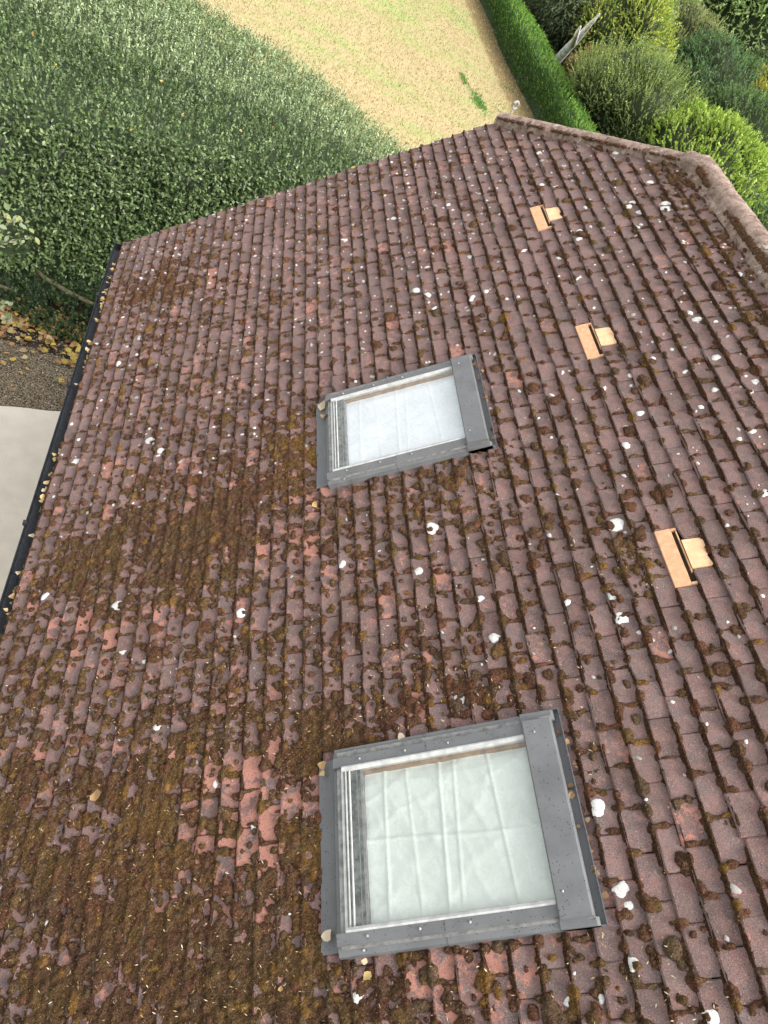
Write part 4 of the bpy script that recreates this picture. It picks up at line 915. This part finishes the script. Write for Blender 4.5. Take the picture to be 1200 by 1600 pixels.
# lawn tufts ---------------------------------------------------------
n = 90000; y = 13 + 40 * RS.uniform(0, 1, n) ** 1.2; x = RS.uniform(-1.5, 12, n); kp = (x > (y - 24) * .05 - .5) & ~((y < 17.6) & (x < 6)); x, y = x[kp], y[kp]; n = len(x)
a_ = x * math.cos(R(33)) - y * math.sin(R(33)) * 1; b_ = x * math.sin(R(33)) + y * math.cos(R(33))
gr = fbm(x * .35, y * .35, 5) * .5 + fbm(a_ * .22, b_ * .55, 8) * .5
green = gr + RS.uniform(-.09, .09, n) > .56; c = np.where(green[:, None], pick(n, [(.28, .35, .12), (.37, .41, .17)], (1, 1)), pick(n, [(.43, .35, .20), (.51, .43, .255), (.36, .28, .15)], (2, 2, 1)))
d = rdir(n) * .5 + np.array((0, 0, 1.)); p = np.stack([x, y, np.full(n, .025)], 1)
v, f, c = leaf_cloud(p, d, rdir(n), RS.uniform(.04, .09, n), .35, c)
link("lawn_grass", npmesh("lawn_grass", v, f, c), M['dry_leaf'], kind='stuff', label="short dry straw and green grass of the lawn", category="grass")
g_n = 300; x = 9.35 + RS.normal(size=g_n) * .14; y = 27.0 + RS.normal(size=g_n) * .42; x[220:] = 9.0 + RS.normal(size=g_n - 220) * .07; y[220:] = 28.6 + RS.normal(size=g_n - 220) * .25
v, f, c = leaf_cloud(np.stack([x, y, np.full(g_n, .05)], 1), rdir(g_n) + np.array((0, 0, .8)), rdir(g_n), .12, .4, pick(g_n, [(.13, .25, .08), (.17, .31, .10)], (1, 1)))
link("weed_patch", npmesh("weed_patch", v, f, c), M['leaf'], kind='stuff', label="dark green weed patch on the dry lawn near the clipped hedge", category="weeds")

# dust sheet on the ground --------------------------------------------
nx, ny = 90, 150; X, Y = np.meshgrid(np.linspace(-3.4, .36, nx), np.linspace(0, 1, ny)); top = 7.22 + .36 * X + .05 * np.sin(X * 5) * 0.6 + .03 * fbm(X * 4, X * 0, 3); Y = -1.5 + (top + 1.5) * Y
Z = .03 + .014 * (fbm(X * 2.5, Y * 2.5, 5) - .4)
for off, a in ((.55, .012), (2.1, .012), (3.6, .010)): Z += a * np.exp(-((Y - (top - off)) / .022) ** 2)
for off, a in ((.9, .008), (.25, .008)): Z += a * np.exp(-((X - (-off - .25 * Y * .0 - .3)) / .02) ** 2)
Z += .02 * np.exp(-((top - Y) / .05) ** 2)
i = np.arange(nx * ny).reshape(ny, nx); F = np.stack([i[:-1, :-1], i[:-1, 1:], i[1:, 1:], i[1:, :-1]], -1).reshape(-1, 4)
link("dust_sheet", npmesh("dust_sheet", np.stack([X, Y, Z], -1), F, smooth=True), M['cloth'], label="large creased cream canvas sheet spread on the ground left of the gutter", category="sheet")
# gravel stones
n = 5200; x = RS.uniform(-2.2, .3, n); y = RS.uniform(6.3, 8.9, n); kp = y > 7.25 + .36 * x; x, y = x[kp], y[kp]; n = len(x)
r = RS.uniform(.006, .016, n); ct = np.stack([x, y, .006 + r * .3], 1); oc_ = np.array([(1, 0, 0), (0, 1, 0), (-1, 0, 0), (0, -1, 0), (0, 0, .7), (0, 0, -.7)], float)
V_ = ct[:, None] + oc_[None] * r[:, None, None] * RS.uniform(.7, 1.3, (n, 6, 1)); b = np.arange(n)[:, None, None] * 6
F = (b + np.array([(0, 1, 4), (1, 2, 4), (2, 3, 4), (3, 0, 4)])[None]).reshape(-1, 3); c = np.repeat(pick(n, [(.33, .26, .18), (.46, .38, .27), (.22, .17, .11), (.54, .48, .39)], (3, 2, 3, 1)), 6, 0)
link("gravel", npmesh("gravel", V_.reshape(-1, 3), F, c), M['dry_leaf'], kind='stuff', label="brown gravel between the cream sheet and the leaf litter", category="gravel")
# leaf litter
def real_leaf(c, d, nrm, size, col):
    """8-gon-ish maple/poplar like leaf fan"""
    d = Vector(d).normalized(); nrm = Vector(nrm).normalized(); s = d.cross(nrm).normalized(); nn = s.cross(d); c = Vector(c)
    pr = [(-.55, .0), (-.35, .36), (-.05, .46), (.2, .30), (.55, .02), (.2, -.30), (-.05, -.46), (-.35, -.36)]
    vs = [c + d * a * size * rnd.uniform(.85, 1.15) + s * b * size * rnd.uniform(.8, 1.2) + nn * size * (abs(b) * .35 + rnd.uniform(-.05, .08)) for a, b in pr] + [c]
    return vs, [(i, (i + 1) % 8, 8) for i in range(8)]
LC = [(.62, .40, .16), (.66, .48, .20), (.50, .27, .13), (.72, .56, .34), (.40, .22, .11), (.66, .50, .12)]
vs, fs, cs = [], [], []
for n in range(900):
    x = rnd.uniform(-3, .5); y = 8.55 + rnd.gauss(0, .22) + .1 * x * -.3
    if n > 820: y = rnd.uniform(7.2, 8.4)
    a, b = real_leaf((x, y, .03 + rnd.random() * .05), (rnd.uniform(-1, 1), rnd.uniform(-1, 1), rnd.uniform(-.3, .3)), (rnd.uniform(-.5, .5), rnd.uniform(-.5, .5), 1), rnd.uniform(.05, .10), None)
    o0 = len(vs); vs += a; fs += [tuple(i + o0 for i in q_) for q_ in b]; cc = np.array(LC[rnd.randrange(6)]) * rnd.uniform(.6, 1.1); cs += [cc] * 9
v = np.array([tuple(p) for p in vs]); link("leaf_litter", npmesh("leaf_litter", v, np.array(fs), np.array(cs)), M['dry_leaf'], kind='stuff', label="orange and yellow fallen leaves drifted under the broad hedge", category="leaves")
# leaves in the gutter, one object each
LM = []
for i in range(8):
    a, b = real_leaf((0, 0, 0), (1, 0, 0), (0, 0, 1), 1.0, None)
    cc = np.tile(np.array([(.60, .43, .22), (.66, .54, .36), (.58, .43, .18), (.66, .54, .40), (.46, .29, .14), (.60, .46, .28), (.56, .46, .33), (.54, .40, .14)][i]), (9, 1))
    me = npmesh("fallen_leaf", np.array([tuple(p) for p in a]), np.array(b), cc); me.materials.append(M['dry_leaf']); LM.append(me)
BM = []
for cc3 in ((.34, .20, .11), (.42, .26, .15), (.24, .13, .07), (.50, .34, .20)):
    a, b = real_leaf((0, 0, 0), (1, 0, 0), (0, 0, 1), 1.0, None); me = npmesh("fallen_leaf", np.array([tuple(p) for p in a]), np.array(b), np.tile(np.array(cc3), (9, 1))); me.materials.append(M['dry_leaf']); BM.append(me)
def put_leaf(p, size, nrm, label, group=None, mi=None):
    o = bpy.data.objects.new("fallen_leaf", LM[rnd.randrange(8)] if mi is None else BM[mi]); COL.objects.link(o)
    q_ = Vector(nrm).normalized().to_track_quat('Z', 'Y').to_matrix().to_4x4() @ Matrix.Rotation(rnd.uniform(0, 6.28), 4, 'Z')
    o.matrix_world = Matrix.Translation(p) @ q_ @ Matrix.Diagonal((size, size, size, 1)); o['label'] = label; o['category'] = "leaf"
    if group: o['group'] = group
    return o
for (y0, y1, n) in ((6.2, 6.75, 24), (5.75, 6.2, 18), (5.15, 5.5, 18), (4.9, 5.0, 2), (4.55, 4.6, 1), (3.5, 4.15, 20), (2.6, 3.0, 10), (1.8, 2.35, 16), (3.0, 3.4, 2)):
    for q_ in range(n):
        put_leaf(Vector((gx + rnd.uniform(-.015, .05), rnd.uniform(y0, y1), gz + rnd.uniform(.005, .035))), rnd.uniform(.03, .06), (rnd.uniform(-.8, .7), rnd.uniform(-.5, .5), 1), "dry yellow leaf lying in the black gutter along the eave", "leaves in the gutter")
NR = RP(0, 0, 1) - RP(0, 0, 0)
for (u, v, s, lb) in [(1.366, -2.341, 0.067, 'pale square-looking leaf alone on the mossy lower left of the roof'), (0.612, -1.132, 0.049, "yellow leaf at the bottom corner of the lower skylight's apron"), (1.315, -1.145, 0.044, "yellow leaf at the top corner of the lower skylight's apron"), (0.456, -0.972, 0.036, 'curled yellow leaf on the moss just under the lower skylight'), (0.505, -0.982, 0.026, "small pinkish leaf touching the lower skylight's bottom cover"), (1.381, -0.757, 0.036, "small brown leaf just above the lower skylight's upper cover"), (3.792, -1.112, 0.073, "pale leaf against the upper corner of the far skylight's apron"), (3.681, -1.105, 0.054, 'small cream leaf on the apron edge of the far skylight'), (2.92, -1.173, 0.041, 'small yellow leaf on moss below the far skylight'), (1.273, -1.145, 0.031, "tiny brown leaf beside the lower skylight's apron corner"), (0.449, -1.331, 0.022, "tiny tan leaf in the moss near the photo's bottom edge")]:
    put_leaf(RP(u, v, .058), s, NR + Vector((rnd.uniform(-.3, .3), rnd.uniform(-.3, .3), 0)), lb)
for (du, nm) in ((0, "lower"), (2.52, "upper")):
    for q_ in range(16):
        put_leaf(RP(rnd.uniform(.6, 1.33) + du, -.040 + rnd.uniform(-.022, .024), .045), rnd.uniform(.014, .032), NR + Vector((rnd.uniform(-.6, .6), rnd.uniform(-.6, .6), 0)), f"brown leaf caught behind the {nm} skylight's top flashing", f"leaves behind the {nm} skylight", rnd.choice((0, 1, 2, 3)))
dd_ = rdir(len(SHOOTS[0])) * .8 + np.array(RP(0, 0, 1) - RP(0, 0, 0)) * .7
v, f, c = leaf_cloud(SHOOTS[0], dd_, rdir(len(dd_)), RS.uniform(.006, .012, len(dd_)), .30, SHOOTS[1])
link("moss_shoots", npmesh("moss_shoots", v, f, c), M['dry_leaf'], kind='stuff', label="fine brown moss shoots bristling from the cushions on the roof", category="moss")
# pale specks of plant debris on the moss
n = 2600; uu = RS.uniform(.05, 2.2, n); vv = RS.uniform(-3.2, .6, n); kp = (dens(uu, vv) > .42) & ~((vv > -1.18) & (vv < -.03) & (uu > .51) & (uu < 1.39)); uu, vv = uu[kp], vv[kp]; n = len(uu)
p = RPa(uu, vv, .052 + RS.uniform(-.006, .006, n)); v, f, c = leaf_cloud(p, rdir(n) * np.array((1, 1, .6)), np.tile(np.array(NR), (n, 1)) + rdir(n) * .4, RS.uniform(.006, .022, n), .22, pick(n, [(.55, .42, .26), (.40, .28, .15), (.70, .60, .45)], (2, 3, 1)))
link("debris", npmesh("debris", v, f, c), M['dry_leaf'], kind='stuff', label="tiny straw-coloured plant debris strewn on the moss", category="debris")
